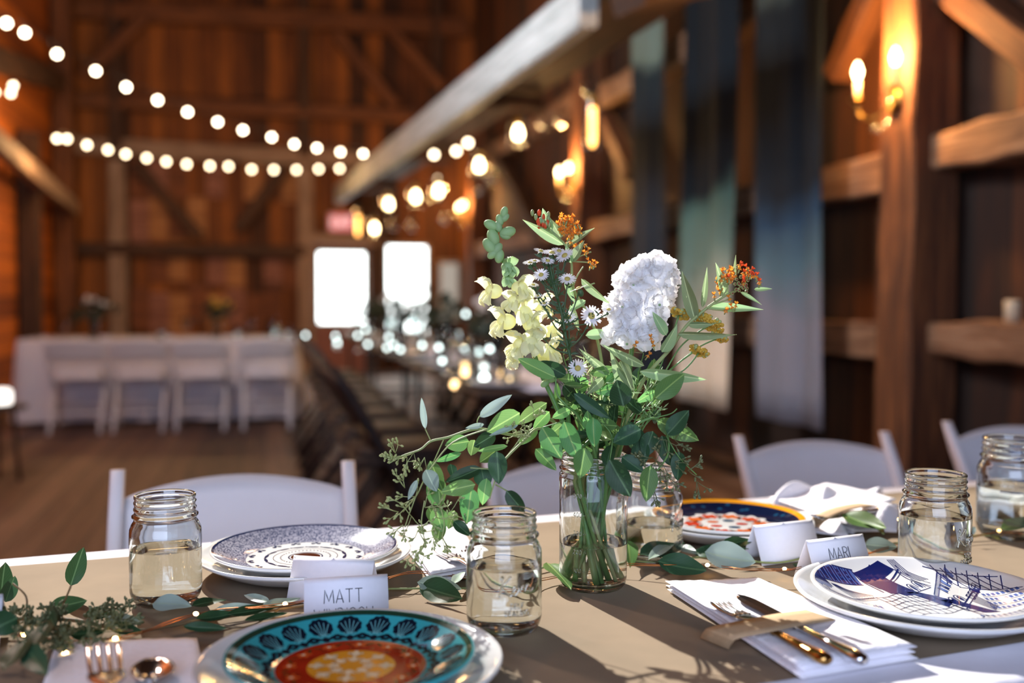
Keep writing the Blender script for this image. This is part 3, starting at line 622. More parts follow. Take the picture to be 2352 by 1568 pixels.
drape(0, L8, 0, 0.76, 0.745, 0.04, 'tablecloth', 'white floor-length cloth on the far left table', loc=pL, rz=ang8, folds=20)
un = u.normalized(); vn = Vector((-un.y, un.x, 0))
for i, px in enumerate((172, 316, 458, 608)):
    p = at(px, 900, 8.2 + 0.12 * i); e_ = Vector((p.x, p.y, 0)); q = pL + un * ((e_ - pL).dot(un) + .02) - vn * 0.36
    dup(ch, q, ang8 + PI, ('white folding chair, leftmost at the far white table', 'white folding chair, second from the left at the far white table', 'white folding chair, third from the left at the far white table', 'white folding chair, rightmost at the far white table')[i], 'white folding chairs at the far white table', 1.04)
# runner and ware on it
mb = MB(); mb.grid(lambda s, t: Vector((0.05 + s * (L8 - 0.1), 0.25 + 0.26 * t, 0.7475)), 4, 2, thick=0.002); o = mb.build('table_runner', 'kraft'); o.location = pL; o.rotation_euler = (0, 0, ang8); tag(o, 'tan paper runner on the far white table', 'table runner')
def glassware(name, loc, label, group, kind, sc_=1.0):
    g = thing(name, label, 'glass', loc, 0, group)
    mb = MB()
    if kind == 'wine': mb.lathe([(0, 0), (0.034, 0.0), (0.034, 0.002), (0.006, 0.006), (0.004, 0.08), (0.03, 0.1), (0.041, 0.14), (0.034, 0.2), (0.032, 0.2), (0.038, 0.14), (0.028, 0.104), (0, 0.09)], 16)
    else: mb.lathe([(0, 0), (0.036, 0.0), (0.04, 0.01), (0.04, 0.088), (0.031, 0.1), (0.031, 0.122), (0.029, 0.122), (0.029, 0.1), (0.037, 0.086), (0.037, 0.008), (0, 0.005)], 16)
    mb.build('bowl', 'thin_glass', g); g.scale = (sc_,) * 3
    if kind != 'wine': mb = MB(); mb.lathe([(0, 0.006), (0.036, 0.008), (0.036, 0.07), (0, 0.071)], 14); mb.build('water', 'water_far', g)
    return g
N = NT('far_water'); gl = N.n('BsdfGlass', None, IOR=1.33, Roughness=0.0); M['water_far'] = N.surf(gl.outputs[0])
wine0 = glassware('wine_glass', (0, 0, -5), 'clear wine glass on the long dark tables', 'glasses on the long dark tables', 'wine')
jar0 = glassware('water_jar', (0, 0, -5), 'water jar on the long dark tables', 'glasses on the long dark tables', 'jar')
rr = random.Random(11); first = {'wine': wine0, 'jar': jar0}; used = {'wine': False, 'jar': False}
def put_glass(p, kind, label=None, group=None, s=1.0):
    o = first[kind]
    if not used[kind]: used[kind] = True; o.location = p
    else: o = copy_tree(o); o.location = p
    o.scale = (s,) * 3
    if label: o['label'] = label; o['group'] = group
    return o
# dark long tables in a row, running away from the camera
ta = R(0.80, 3.75); tl = 2.3
row = [('nearest', 0), ('second', 1), ('third', 2)]
for nm, k in row:
    p = R(1.60, 3.75 + k * 2.4); t = trestle(p, RZ + PI / 2, tl, 0.80, 0.74, nm + ' of the dark long tables in the middle of the barn')
    mb = MB(); mb.grid(lambda s, q: Vector((0.03 + s * (tl - 0.06), 0.22 + 0.36 * q, 0.7425)), 4, 2, thick=0.002); o = mb.build('table_runner', 'cloth'); o.location = p; o.rotation_euler = (0, 0, RZ + PI / 2); tag(o, 'pale cloth runner on the ' + nm + ' dark long table', 'table runner')
    for j in range(14):
        a = 0.80 + 0.12 + rr.random() * 0.58; b = 3.85 + k * 2.4 + 0.15 * j + rr.uniform(-.06, .06); put_glass(R(a, b, 0.745), 'wine' if rr.random() < 0.45 else 'jar')
# dark folding chairs along both sides
dk = make_chair('folding_chair', 'dark wooden folding chair on the left side of the long dark tables', 'dark_wood', 'dark_wood', 'dark folding chairs along the long tables')
FIRST = True
for side in (0, 1):
    for i in (range(8) if side == 0 else range(3, 11)):
        b = 3.95 + 0.58 * i; a = 0.80 - 0.33 if side == 0 else 1.60 + 0.33; rz = RZ + (PI / 2 if side == 0 else -PI / 2) + rr.uniform(-.08, .08)
        if side == 0 and FIRST: dk.location = R(a, b); dk.rotation_euler = (0, 0, rz); dk.scale = (1.12,) * 3; FIRST = False; continue
        dup(dk, R(a, b), rz, None if side == 0 else 'dark wooden folding chair on the right side of the long dark tables', None if side == 0 else 'dark folding chairs on the wall side of the long tables', 1.12)
# distant greenery in jars
def far_bouquet(p, s, label, flowers=None):
    root = thing('flower_arrangement', label, 'flowers', p); mb = MB(); mb.lathe([(0, 0), (0.04, 0), (0.042, 0.01), (0.042, 0.13), (0.034, 0.15), (0.032, 0.15), (0.039, 0.13), (0.039, 0.012), (0, 0.008)], 16); mb.build('jar', 'thin_glass', root)
    q = random.Random(int(abs(p.x) * 977)); mb = MB()
    for i in range(90):
        d = Vector((q.gauss(0, 1), q.gauss(0, 1), abs(q.gauss(0, 1)) + .3)).normalized() * s * q.uniform(0.3, 1); c = Vector((0, 0, 0.17)) + d; n = Vector((q.gauss(0, 1), q.gauss(0, 1), q.gauss(0, 1))).normalized(); uu = n.orthogonal().normalized(); ww = n.cross(uu); l = 0.035 * s / .16
        mb.add([c, c + uu * l + ww * l * .45 , c + uu * 2 * l, c + uu * l - ww * l * .45], [(0, 1, 2, 3)])
        if i % 4 == 0: mb.tube([(0, 0, 0.02), Vector((0, 0, 0.15)) + d * 0.2, c], 0.0025, 4)
    mb.build('foliage', 'bg_leaf', root)
    if flowers:
        mb = MB()
        for i in range(9):
            d = Vector((q.gauss(0, 1), q.gauss(0, 1), abs(q.gauss(0, 1)) + 1)).normalized() * s * q.uniform(0.8, 1.15); mb.ball(Vector((0, 0, 0.17)) + d, 0.022, 8, 6)
        mb.build('blossoms', flowers, root)
for (px, dd, s, lb, fl_) in ((215, 8.6, 0.2, 'dark green flower arrangement at the left of the far white table', 'stock'), (497, 8.9, 0.17, 'flower arrangement at the middle of the far white table', 'yarrow')):
    p = at(px, 780, dd); p.z = 0.7475; far_bouquet(p, s, lb, fl_)
for (a, b, s, lb, fl_) in ((1.1, 10.2, 0.20, 'leafy arrangement at the far end of the long tables', None), (1.15, 8.6, 0.24, 'leafy arrangement on the third long table', 'stock'), (1.2, 6.9, 0.24, 'leafy arrangement on the second long table', None), (1.28, 5.5, 0.2, 'leafy arrangement on the nearest long table', 'stock')):
    far_bouquet(R(a, b, 0.745), s, lb, fl_)
for i, px in enumerate((150, 368, 425, 545, 575, 632, 626, 662)):
    p = at(px, 780, 8.5); p.z = 0.7475; q = p + vn * (0.05 + 0.03 * i); put_glass(Vector((q.x, q.y, 0.7475)), 'jar' if i % 2 else 'wine', 'drinking glass on the far white table', 'glasses on the far white table')
# glowing lantern at the left picture edge
p = at(-4, 905, 6.0); tb = thing('side_table', 'small dark side table at the left picture edge', 'table', (p.x, p.y, 0)); h_ = p.z - 0.07
mb = MB(); mb.lathe([(0, h_), (0.16, h_), (0.16, h_ - .02), (0, h_ - .02)], 24); mb.build('tabletop', 'dark_wood', tb)
for k in range(3): mb = MB(); a = k * 2.094; mb.tube([(0.12 * math.cos(a), 0.12 * math.sin(a), 0), (0.09 * math.cos(a), 0.09 * math.sin(a), h_ - .02)], 0.012, 6); mb.build('leg', 'dark_wood', tb)
ln = thing('table_lantern', 'small glowing white lantern at the left picture edge', 'lantern', (p.x, p.y, h_)); mb = MB(); mb.lathe([(0, 0.01), (0.07, 0.01), (0.075, 0.03), (0.075, 0.085), (0.06, 0.1), (0, 0.1)], 24); mb.build('shade', emit('lantern_glow', (1, .93, .86, 1), 2.5), ln)
mb = MB(); mb.lathe([(0, 0.0), (0.08, 0.0), (0.08, 0.012), (0, 0.012)], 24); mb.build('base', 'black', ln)
# white votive on the right ledge
p = at(2223, 742, 4.2); q = R(AR - 0.12, p.dot(RY), 1.015); vt = thing('votive_candle', 'small pale candle on the lower wall rail at the right', 'candle', q); mb = MB(); mb.lathe([(0, 0), (0.03, 0), (0.032, 0.09), (0.028, 0.095), (0, 0.09)], 16); mb.build('wax', 'cream_plastic', vt); mb = MB(); mb.tube([(0, 0, .09), (0, 0, .105)], .0015, 5); mb.build('wick', 'black', vt)

# amber votives on stems, and pale glow balls added in place of glass glints
M['glint_cool'] = emit('added_glint_glow', (0.88, 1.0, 0.97, 1), 9); M['votive_warm'] = emit('votive_glow_warm', (1, .62, .28, 1), 7)
GV = 'glowing votives on stemmed holders on the long dark tables'  # group of the pale glow balls added as glass glints
def votive(px, py, d, warm, label, group, ztab=0.745, r=.017):  # builds the amber votives and the added glass glints
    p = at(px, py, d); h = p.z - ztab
    g = thing('votive_or_glint_holder', label, 'candle holder', (p.x, p.y, ztab), 0, group); mb = MB(); hh = max(h - .03, .02)
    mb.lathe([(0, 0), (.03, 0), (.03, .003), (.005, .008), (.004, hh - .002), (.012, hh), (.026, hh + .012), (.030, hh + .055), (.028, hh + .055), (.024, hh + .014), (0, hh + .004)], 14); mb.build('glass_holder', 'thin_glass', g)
    mb = MB(); mb.ball((0, 0, h), r, 10, 8); mb.build('glow_ball', 'votive_warm' if warm else 'glint_cool', g)
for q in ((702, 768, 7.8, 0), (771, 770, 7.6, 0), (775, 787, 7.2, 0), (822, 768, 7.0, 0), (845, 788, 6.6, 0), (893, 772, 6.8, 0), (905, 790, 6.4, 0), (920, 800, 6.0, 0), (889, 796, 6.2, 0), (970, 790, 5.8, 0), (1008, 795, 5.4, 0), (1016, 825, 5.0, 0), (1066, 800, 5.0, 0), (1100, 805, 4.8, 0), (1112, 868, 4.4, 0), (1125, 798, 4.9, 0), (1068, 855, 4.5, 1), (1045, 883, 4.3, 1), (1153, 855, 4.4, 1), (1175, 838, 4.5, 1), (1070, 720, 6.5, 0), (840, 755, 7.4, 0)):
    votive(*q, 'pale glow ball added as a glass glint on the long dark tables' if not q[3] else 'amber glowing votive on the nearest long dark table', GV if not q[3] else 'amber votives on the nearest long dark table')
for q in ((632, 770, 8.95, 0), (626, 787, 8.8, 0)): votive(*q, 'pale glow ball added as a glass glint at the right end of the far white table', 'votives on the far white table', 0.7475)  # this group holds only added glass glints
# place plates on the long dark tables
pm, zf_ = None, None
for k in range(3):
    for j in range(4):
        b = 3.75 + 2.4 * k + .3 + .56 * j
        for a in (.80 + .15, 1.60 - .15):
            if k == 0 and j == 0 and a < 1: pmb = MB(); pmb.lathe([(0, .004), (.085, .004), (.13, .018), (.132, .016), (.088, 0), (0, 0)], 28); po = pmb.build('dinner_plate', 'china'); po.location = R(a, b, .7445); tag(po, 'pale dinner plate set on the long dark tables', 'plate', 'dinner plates on the long dark tables')
            else: c = po.copy(); COL.objects.link(c); c.location = R(a, b, .7445)
# ================================================================== THE NEAR TABLE
TZ = 0.752
TA = math.radians(21); TX = Vector((math.cos(TA), math.sin(TA), 0)); TY = Vector((-math.sin(TA), math.cos(TA), 0))
def T(u, v, z=0.0): return TX * u + TY * v + Vector((0, 0, z))
VN, VF = 0.70, 1.50           # near and far long edge of the cloth
KN, KF = 0.764, 1.452         # the paper runner
UL, UR = -1.25, 1.75
tb = thing('banquet_table', 'near long dining table under white cloth and brown paper runner', 'table', T(UL + .02, VN + .02), TA)
mb = MB(); mb.rbox(((UR - UL - .04) / 2, (VF - VN - .04) / 2, 0.735), (UR - UL - .04, VF - VN - .04, 0.024), 0.02); mb.build('tabletop', 'timber', tb)
for x in (0.3, UR - UL - .34):
    for y in (0.1, VF - VN - .14): mb = MB(); mb.tube([(x, y, 0), (x, y, .723)], .018, 8); mb.build('leg', 'black', tb)
drape(0, UR - UL, 0, VF - VN, 0.750, 0.52, 'tablecloth', 'white cloth hanging over the near dining table', loc=T(UL, VN), rz=TA, folds=24, amp=0.016)
rr = random.Random(5); mb = MB()
mb.grid(lambda s, t: T(UL + 0.02 + s * (UR - UL - .04), KN + (KF - KN) * t, 0.7508 + 0.0007 * (math.sin(s * 31 + t * 3) * math.sin(t * 9 + s * 17) + 1)), 160, 30)
tag(mb.build('table_runner', 'kraft'), 'wide brown kraft paper runner along the near table', 'table runner')
# ------------------------------------------------------------------ stroke lettering
GL = {'M': [[(0, 0), (.08, 1), (.4, .15), (.72, 1), (.8, 0)]], 'A': [[(0, 0), (.3, 1), (.6, 0)], [(.1, .3), (.5, .3)]], 'T': [[(0, 1), (.6, 1)], [(.3, 1), (.3, 0)]],
      'R': [[(0, 0), (0, 1), (.3, 1), (.5, .88), (.5, .66), (.3, .52), (0, .5)], [(.25, .5), (.52, 0)]], 'I': [[(0, 0), (0, 1)]], 'W': [[(0, 1), (.2, 0), (.42, .9), (.64, 0), (.84, 1)]],
      'N': [[(0, 0), (0, 1), (.55, 0), (.55, 1)]], 'D': [[(0, 0), (0, 1), (.25, 1), (.5, .8), (.55, .5), (.5, .2), (.25, 0), (0, 0)]], 'S': [[(.5, .88), (.3, 1), (.06, .9), (.03, .7), (.45, .42), (.48, .15), (.25, 0), (0, .12)]],
      'C': [[(.55, .85), (.33, 1), (.1, .88), (0, .5), (.1, .12), (.33, 0), (.55, .15)]], 'H': [[(0, 0), (0, 1)], [(.5, 0), (.5, 1)], [(0, .5), (.5, .5)]],
      'E': [[(.45, 0), (0, 0), (0, 1), (.45, 1)], [(0, .5), (.38, .5)]], 'L': [[(0, 1), (0, 0), (.42, 0)]], 'F': [[(0, 0), (0, 1), (.45, 1)], [(0, .52), (.36, .52)]], 'G': [[(.55, .85), (.33, 1), (.1, .88), (0, .5), (.1, .12), (.33, 0), (.56, .12), (.56, .45), (.35, .45)]],
      '0': [[(.25, 0), (.05, .2), (0, .5), (.05, .8), (.25, 1), (.45, .8), (.5, .5), (.45, .2), (.25, 0)]], '1': [[(.05, .8), (.25, 1), (.25, 0)]], '2': [[(.03, .8), (.2, 1), (.42, .92), (.45, .7), (0, 0), (.5, 0)]],
      '3': [[(.03, .9), (.25, 1), (.45, .8), (.2, .55), (.48, .3), (.3, 0), (0, .1)]], '4': [[(.4, 0), (.4, 1), (0, .3), (.52, .3)]], '5': [[(.45, 1), (.06, 1), (.03, .55), (.3, .62), (.48, .35), (.3, 0), (0, .1)]], ' ': []}
KERR = [[(.05, 1.15), (.22, 1.3), (.12, .6), (0, -.05)], [(.75, 1.3), (.45, .95), (.16, .62), (.42, .3), (.7, -.02), (.85, .1)], [(.85, .22), (1.08, .4), (1.05, .58), (.9, .5), (.88, .15), (1.05, 0), (1.25, .2), (1.38, .55), (1.42, .1)],
        [(1.42, .2), (1.58, .52), (1.72, .5)], [(1.72, .5), (1.74, .08), (1.85, .3), (1.98, .55), (2.1, .48), (2.12, .1), (2.3, .05), (2.5, .2)]]
def text_strokes(s, h, gap=0.25):
    out = []; x = 0
    for c in s:
        gl = GL[c]; wd = max([p[0] for st in gl for p in st] + [0.0 if c != ' ' else .3]); wd = .4 if c == ' ' else wd
        for st in gl: out.append([((x + p[0]) * h, p[1] * h) for p in st])
        x += wd + gap
    return out, (x - gap) * h
def wrap_strokes(mb, strokes, fn, rad, n=5, sub=2):
    for st in strokes:
        P = []
        for i in range(len(st) - 1):
            for j in range(sub): t = j / sub; P.append((st[i][0] * (1 - t) + st[i + 1][0] * t, st[i][1] * (1 - t) + st[i + 1][1] * t))
        P.append(st[-1]); mb.tube([fn(x, y) for x, y in P], rad, n)
mb = MB(); GL['X'] = [[(0, 0), (.5, 1)], [(0, 1), (.5, 0)]]; st, L_ = text_strokes('EXIT', .13, .22); wrap_strokes(mb, [[(p_[0] - L_ / 2, p_[1] - .065) for p_ in s] for s in st], lambda x, y: Vector((x, -.021, y)), .008, 5); mb.build('sign_lettering', 'exit_letters', ex)
# ------------------------------------------------------------------ mason jars of water
def make_jar(name, label, loc, fill=0.64, rot=0.0, sc_=1.0, group='pint jars of water on the near table', text=True):
    g = thing(name, label, 'glass jar', loc, rot, group); Rb = 0.0405
    outer = [(0, 0.003), (0.020, 0.0035), (0.029, 0.0), (0.034, 0.002), (0.0385, 0.008), (Rb, 0.016), (Rb, 0.050), (Rb, 0.082), (0.0400, 0.088), (0.0375, 0.094), (0.0352, 0.0975), (0.0348, 0.1005), (0.0372, 0.1022), (0.0372, 0.1038), (0.0346, 0.1055),
             (0.0340, 0.109), (0.0352, 0.1105), (0.0352, 0.1120), (0.0340, 0.1135), (0.0340, 0.1165), (0.0350, 0.1180), (0.0350, 0.1192), (0.0338, 0.1205), (0.0338, 0.1228), (0.0346, 0.1240), (0.0346, 0.1262), (0.0336, 0.1272)]
    inner = [(0.0318, 0.1268), (0.0312, 0.125), (0.0312, 0.101), (0.0325, 0.096), (0.0350, 0.091), (0.0372, 0.085), (0.0376, 0.080), (0.0376, 0.020), (0.0355, 0.011), (0.030, 0.0072), (0.015, 0.0062), (0, 0.0062)]
    wav = lambda a, z: 1 + (0.004 * math.sin(3 * a + z * 90) + 0.003 * math.sin(5 * a - z * 150) if 0.01 < z < 0.09 else 0)
    def sq(a, z): return wav(a, z)
    mb = MB(); mb.lathe(outer + inner, 72, rfun=sq); mb.build('glass_body', 'jar_glass', g)
    top = 0.0062 + (0.095 - 0.0062) * fill / 0.9
    ins = [(r, z) for r, z in inner[::-1] if z < top]; e = 0.0004
    prof = [(0, ins[0][1] - e)] + [(r + e, z - e * (1 if z < .01 else 0)) for r, z in ins[1:]] + [(0.0380, top - 0.0012), (0.0380, top), (0.036, top - 0.0008), (0, top - 0.0010)]
    mb = MB(); mb.lathe(prof, 48, rfun=wav); mb.build('water', 'water', g)
    if text:
        mb = MB(); h = 0.0155; rr_ = Rb + 0.0002
        f = lambda x, y: Vector((rr_ * math.cos(-PI / 2 + x / rr_), rr_ * math.sin(-PI / 2 + x / rr_), y))
        wrap_strokes(mb, [[(p[0] * h - 1.2 * h, p[1] * h + 0.047 + p[0] * 0.0012) for p in spl2(st)] for st in KERR], f, 0.0011, 6, 1)
        for wd, y in (('SELF', 0.034), ('SEALING', 0.0265)):
            st, L = text_strokes(wd, 0.0052, 0.35); wrap_strokes(mb, [[(p[0] - L / 2, p[1] + y) for p in s] for s in st], f, 0.0008, 4)
        mb.build('raised_lettering', 'jar_glass', g)
    g.scale = (sc_,) * 3; return g
def spl2(st):
    q = spline([(x, y, 0) for x, y in st], 4); return [(p.x, p.y) for p in q]
def tpos(px, d): p = at(px, 1300, d); return Vector((p.x, p.y, TZ))
make_jar('water_jar', 'jar of water at the left, beside the grey-rimmed plate', tpos(381, 1.16), 0.60, 2.6, 0.995)
make_jar('water_jar', 'jar of water in front of the flower jar, next to the turquoise plate', tpos(1158, 1.068), 0.66, 0.35)
make_jar('water_jar', 'half-full jar of water standing behind the flower jar', tpos(1498, 1.36), 0.45, 1.0, 1.0)
make_jar('water_jar', 'jar of water at the right, behind the blue and white plate', tpos(2145, 1.27), 0.72, 0.7, 1.07)
make_jar('water_jar', 'jar of water cut off by the right edge of the picture', tpos(2318, 1.50), 0.6, 2.0, 1.18)
# ------------------------------------------------------------------ plates
def plate_mesh(Rp, h, foot=0.55, th=0.004, lip=0.0):
    def zf(r):
        q = r / Rp; b = 0.58
        t = 0 if q < b else (q - b) / (1 - b)
        return th + 0.002 + h * (t * t * (1.6 - 0.6 * t))
    top = [(Rp * i / 30, zf(Rp * i / 30)) for i in range(31)]
    rim = [(Rp + 0.0016, zf(Rp) - 0.0004), (Rp + 0.0022, zf(Rp) - 0.002), (Rp + 0.0012, zf(Rp) - 0.0038)]
    bot = [(Rp * q, zf(Rp * q) - th - 0.0006) for q in (0.97, 0.9, 0.8, 0.7, 0.62)] + [(Rp * foot + .003, 0.002), (Rp * foot + .002, 0.0), (Rp * foot - .002, 0.0), (Rp * foot - .003, 0.0025), (0, 0.0025)]
    return top + rim + bot, zf
def on_plate(zf, x, y, o=0.00025): return Vector((x, y, zf(math.hypot(x, y)) + o))
def blob(mb, zf, c, fn, mi, rings=4, n=28, o=0.00025, rmax=1e9):
    vs = [on_plate(zf, c[0], c[1], o)]
    for k in range(1, rings + 1):
        for i in range(n):
            x, y = fn(2 * PI * i / n); x = c[0] + x * k / rings; y = c[1] + y * k / rings; h = math.hypot(x, y)
            if h > rmax: x *= rmax / h; y *= rmax / h
            vs.append(on_plate(zf, x, y, o))
    fs = [(0, 1 + i, 1 + (i + 1) % n) for i in range(n)]
    for k in range(rings - 1):
        for i in range(n): fs.append((1 + k * n + i, 1 + (k + 1) * n + i, 1 + (k + 1) * n + (i + 1) % n, 1 + k * n + (i + 1) % n))
    mb.add(vs, fs, mi)
def annulus(mb, zf, r0, r1, mi, o=0.0002, n=72, k=4):
    vs = []; fs = []
    for i in range(n):
        a = 2 * PI * i / n
        for j in range(k + 1): r = r0 + (r1 - r0) * j / k; vs.append((r * math.cos(a), r * math.sin(a), zf(r) + o))
    W = k + 1
    for i in range(n):
        for j in range(k): fs.append((i * W + j, i * W + j + 1, ((i + 1) % n) * W + j + 1, ((i + 1) % n) * W + j))
    mb.add(vs, fs, mi)
def ribbon(mb, zf, pts, wd, mi, o=0.0003, rmax=1e9, seg=0.004):
    P = []
    for i in range(len(pts) - 1):
        a, b = pts[i], pts[i + 1]; n = max(1, int(math.hypot(b[0] - a[0], b[1] - a[1]) / seg))
        P += [(a[0] + (b[0] - a[0]) * k / n, a[1] + (b[1] - a[1]) * k / n) for k in range(n)]
    P.append(pts[-1]); run = []
    def flush(run):
        if len(run) < 2: return
        vs = []; 
        for i, p in enumerate(run):
            a = run[max(i - 1, 0)]; b = run[min(i + 1, len(run) - 1)]; dx, dy = b[0] - a[0], b[1] - a[1]; l = math.hypot(dx, dy) or 1; nx, ny = -dy / l * wd / 2, dx / l * wd / 2
            vs += [on_plate(zf, p[0] + nx, p[1] + ny, o), on_plate(zf, p[0] - nx, p[1] - ny, o)]
        mb.add(vs, [(2 * i, 2 * i + 1, 2 * i + 3, 2 * i + 2) for i in range(len(run) - 1)], mi)
    for p in P:
        if math.hypot(*p) < rmax: run.append(p)
        else: flush(run); run = []
    flush(run)
def poly_fill(mb, zf, quad, mi, nu=12, nv=8, o=0.0002, rmax=1e9):
    # bilinear patch of a quad, clipped at the rim
    a, b, c, d = quad
    for i in range(nu):
        for j in range(nv):
            cs = []
            for (u, v) in ((i / nu, j / nv), ((i + 1) / nu, j / nv), ((i + 1) / nu, (j + 1) / nv), (i / nu, (j + 1) / nv)):
                x = (a[0] * (1 - u) + b[0] * u) * (1 - v) + (d[0] * (1 - u) + c[0] * u) * v; y = (a[1] * (1 - u) + b[1] * u) * (1 - v) + (d[1] * (1 - u) + c[1] * u) * v; cs.append((x, y))
            k = [min(1, rmax / (math.hypot(*p) or 1)) for p in cs]
            if max(k) < 1: continue
            mb.add([on_plate(zf, p[0] * q, p[1] * q, o) for p, q in zip(cs, k)], [(0, 1, 2, 3)], mi)
def china(name, hexc, noise=0.03, scale=25, rough=0.1): return simple(name, hexc, rough, noise=noise, scale=scale, coat=0.6)
def charger(px, d, label, Rp=0.137, py=None):
    prof, zf = plate_mesh(Rp, 0.022); p = tpos(px, d); mb = MB(); mb.lathe(prof, 96); o = mb.build('dinner_plate', 'china'); o.location = p
    tag(o, label, 'plate', 'white dinner plates under the patterned plates'); return p, zf
STK = 0.0115
# --- turquoise palmette plate
p, zc = charger(806, 0.909, 'glazed white dinner plate under the turquoise plate, front left')
Rp = 0.1115; prof, zf = plate_mesh(Rp, 0.017)
mb = MB(); mb.lathe(prof, 120)
TEAL = [china('plate_teal_glaze', '38a8b0', 0.18, 14), china('plate_green_rim', '1e3d2c'), china('plate_red_glaze', 'b02a12', 0.3, 60), china('plate_yellow_glaze', 'e8a52c', 0.1, 60), china('plate_cream_print', 'f7ecc8'), china('plate_navy_print', '0a1a2c'), china('plate_pale_teal', '7cc8cc'), china('plate_orange_print', 'd8662a'), china('plate_dark_green_print', '37401c')]
annulus(mb, zf, Rp * .945, Rp * .995, 1); annulus(mb, zf, 0.0005, Rp * .615, 2, n=96, k=8); annulus(mb, zf, 0.0005, Rp * .36, 3, o=.0004, n=80, k=5)
NP = 20
for i in range(NP):
    A = 2 * PI * (i + 0.5) / NP; ca_, sa_ = math.cos(A), math.sin(A)
    def loc2(t, r, ca_=ca_, sa_=sa_): return (ca_ * r - sa_ * t, sa_ * r + ca_ * t)   # t tangential, r radial
    rc = Rp * .815; fan = lambda a: None
    def outline(a):
        rad = 0.0125 * (1 + 0.05 * math.cos(11 * a)) * (1 - .25 * max(0, -math.sin(a))); t_, r_ = rad * math.cos(a) * .98, rad * math.sin(a) * 1.05; q = loc2(t_, r_); return q
    blob(mb, zf, loc2(0, rc), outline, 5, 4, 44)
    for k in (-2, -1, 0, 1, 2): ribbon(mb, zf, [loc2(k * .0006, rc - .010), loc2(k * .0028, rc - .001), loc2(k * .0046, rc + 0.0095 - abs(k) * .0022)], 0.0006, 6, .0004)
    for s in (-1, 1):
        blob(mb, zf, loc2(s * .0085, rc - .0135), lambda a, s=s: loc2(.0065 * math.cos(a) - 0 , .0022 * math.sin(a) + s * .0025 * math.cos(a)), 5, 2, 16)
        ribbon(mb, zf, [loc2(s * (.004 + .0022 * math.cos(b)), rc - .010 + .0022 * math.sin(b)) for b in [j * .7 for j in range(9)]], .0006, 6, .0004, seg=.001)
        blob(mb, zf, loc2(s * .013, rc - .018), lambda a: loc2(.003 * math.cos(a), .0022 * math.sin(a)), 5, 2, 12)
    blob(mb, zf, loc2(0, rc - .0165), lambda a: loc2(.0035 * math.cos(a), .0045 * math.sin(a)), 5, 2, 16)
for i in range(12):
    A = 2 * PI * i / 12; ca_, sa_ = math.cos(A), math.sin(A)
    def l3(t, r, ca_=ca_, sa_=sa_): return (ca_ * r - sa_ * t, sa_ * r + ca_ * t)
    rc = Rp * .5
    blob(mb, zf, l3(0, rc), lambda a: l3(.0065 * (1 + .35 * math.cos(5 * a)) * math.cos(a), .005 * (1 + .35 * math.cos(5 * a)) * math.sin(a)), 7, 2, 40)
    for s in (-1, 1): blob(mb, zf, l3(s * .0105, rc + .002), lambda a, s=s: l3(.0045 * math.cos(a) , .0016 * math.sin(a) + s * .0025 * math.cos(a)), 8, 2, 14)
    blob(mb, zf, l3(0, rc + .001), lambda a: l3(.002 * math.cos(a), .002 * math.sin(a)), 4, 1, 10, o=.0004)
for i in range(8):
    A = 2 * PI * i / 8; ca_, sa_ = math.cos(A), math.sin(A)
    def l4(t, r, ca_=ca_, sa_=sa_): return (ca_ * r - sa_ * t, sa_ * r + ca_ * t)
    for rc, sz in ((Rp * .28, .0056), (Rp * .15, .0046)):
        blob(mb, zf, l4(0, rc), lambda a, sz=sz: l4(sz * (1 + .4 * math.cos(4 * a)) * math.cos(a), sz * (1 + .4 * math.cos(4 * a)) * math.sin(a)), 4, 2, 32, o=.0006)
        for s in (-1, 1): ribbon(mb, zf, [l4(s * .001, rc - .006), l4(s * .004, rc - .002), l4(s * .0062, rc + .003)], .0016, 4, .0006, seg=.001)
o = mb.build('salad_plate', TEAL); o.location = p + Vector((0, 0, STK)); o.rotation_euler = (0, 0, .02); tag(o, 'turquoise plate with dark palmettes, red ring and yellow centre', 'plate')
# --- grey speckled plate at the left rear
p, zc = charger(702, 1.30, 'white dinner plate under the grey-rimmed plate, left rear', 0.135)
Rp = 0.118; prof, zf = plate_mesh(Rp, 0.016); mb = MB(); mb.lathe(prof, 100)
N = NT('speckled_grey_rim'); tc = N.n('TexCoord'); nz = N.n('TexNoise', None, Vector=tc.outputs['Object'], Scale=420.0, Detail=2.0); cc = ramp(N, nz.outputs['Fac'], [(0.42, srgb('4a506c')), (0.58, srgb('b2b2c0'))])
pb = N.n('BsdfPrincipled', None, Roughness=0.12); pb.inputs['Coat Weight'].default_value = .5; N.t.links.new(cc, pb.inputs['Base Color']); M['speck'] = N.surf(pb.outputs[0])
annulus(mb, zf, Rp * .64, Rp * .975, 1, k=6); annulus(mb, zf, Rp * .975, Rp * 1.0, 2)
for i in range(16):
    A = 2 * PI * i / 16; ca_, sa_ = math.cos(A), math.sin(A)
    def l5(t, r, ca_=ca_, sa_=sa_): return (ca_ * r - sa_ * t, sa_ * r + ca_ * t)
    rc = Rp * .585
    for t_, r_, w_ in ((0, .003, .0022), (-.004, 0, .0028), (.004, 0, .0028)): blob(mb, zf, l5(t_, rc + r_), lambda a, w_=w_: l5(w_ * math.cos(a), w_ * 1.1 * math.sin(a)), 2, 2, 16)
    rc = Rp * .43; blob(mb, zf, l5(0, rc), lambda a: l5(.0082 * math.cos(a), .0022 * math.sin(a)), 2, 2, 18); blob(mb, zf, l5(0.0095, rc), lambda a: l5(.0018 * math.cos(a), .0018 * math.sin(a)), 2, 2, 10)
for i in range(40): a = 2 * PI * i / 40; blob(mb, zf, (Rp * .27 * math.cos(a), Rp * .27 * math.sin(a)), lambda b: (.0012 * math.cos(b), .0012 * math.sin(b)), 2, 1, 8)
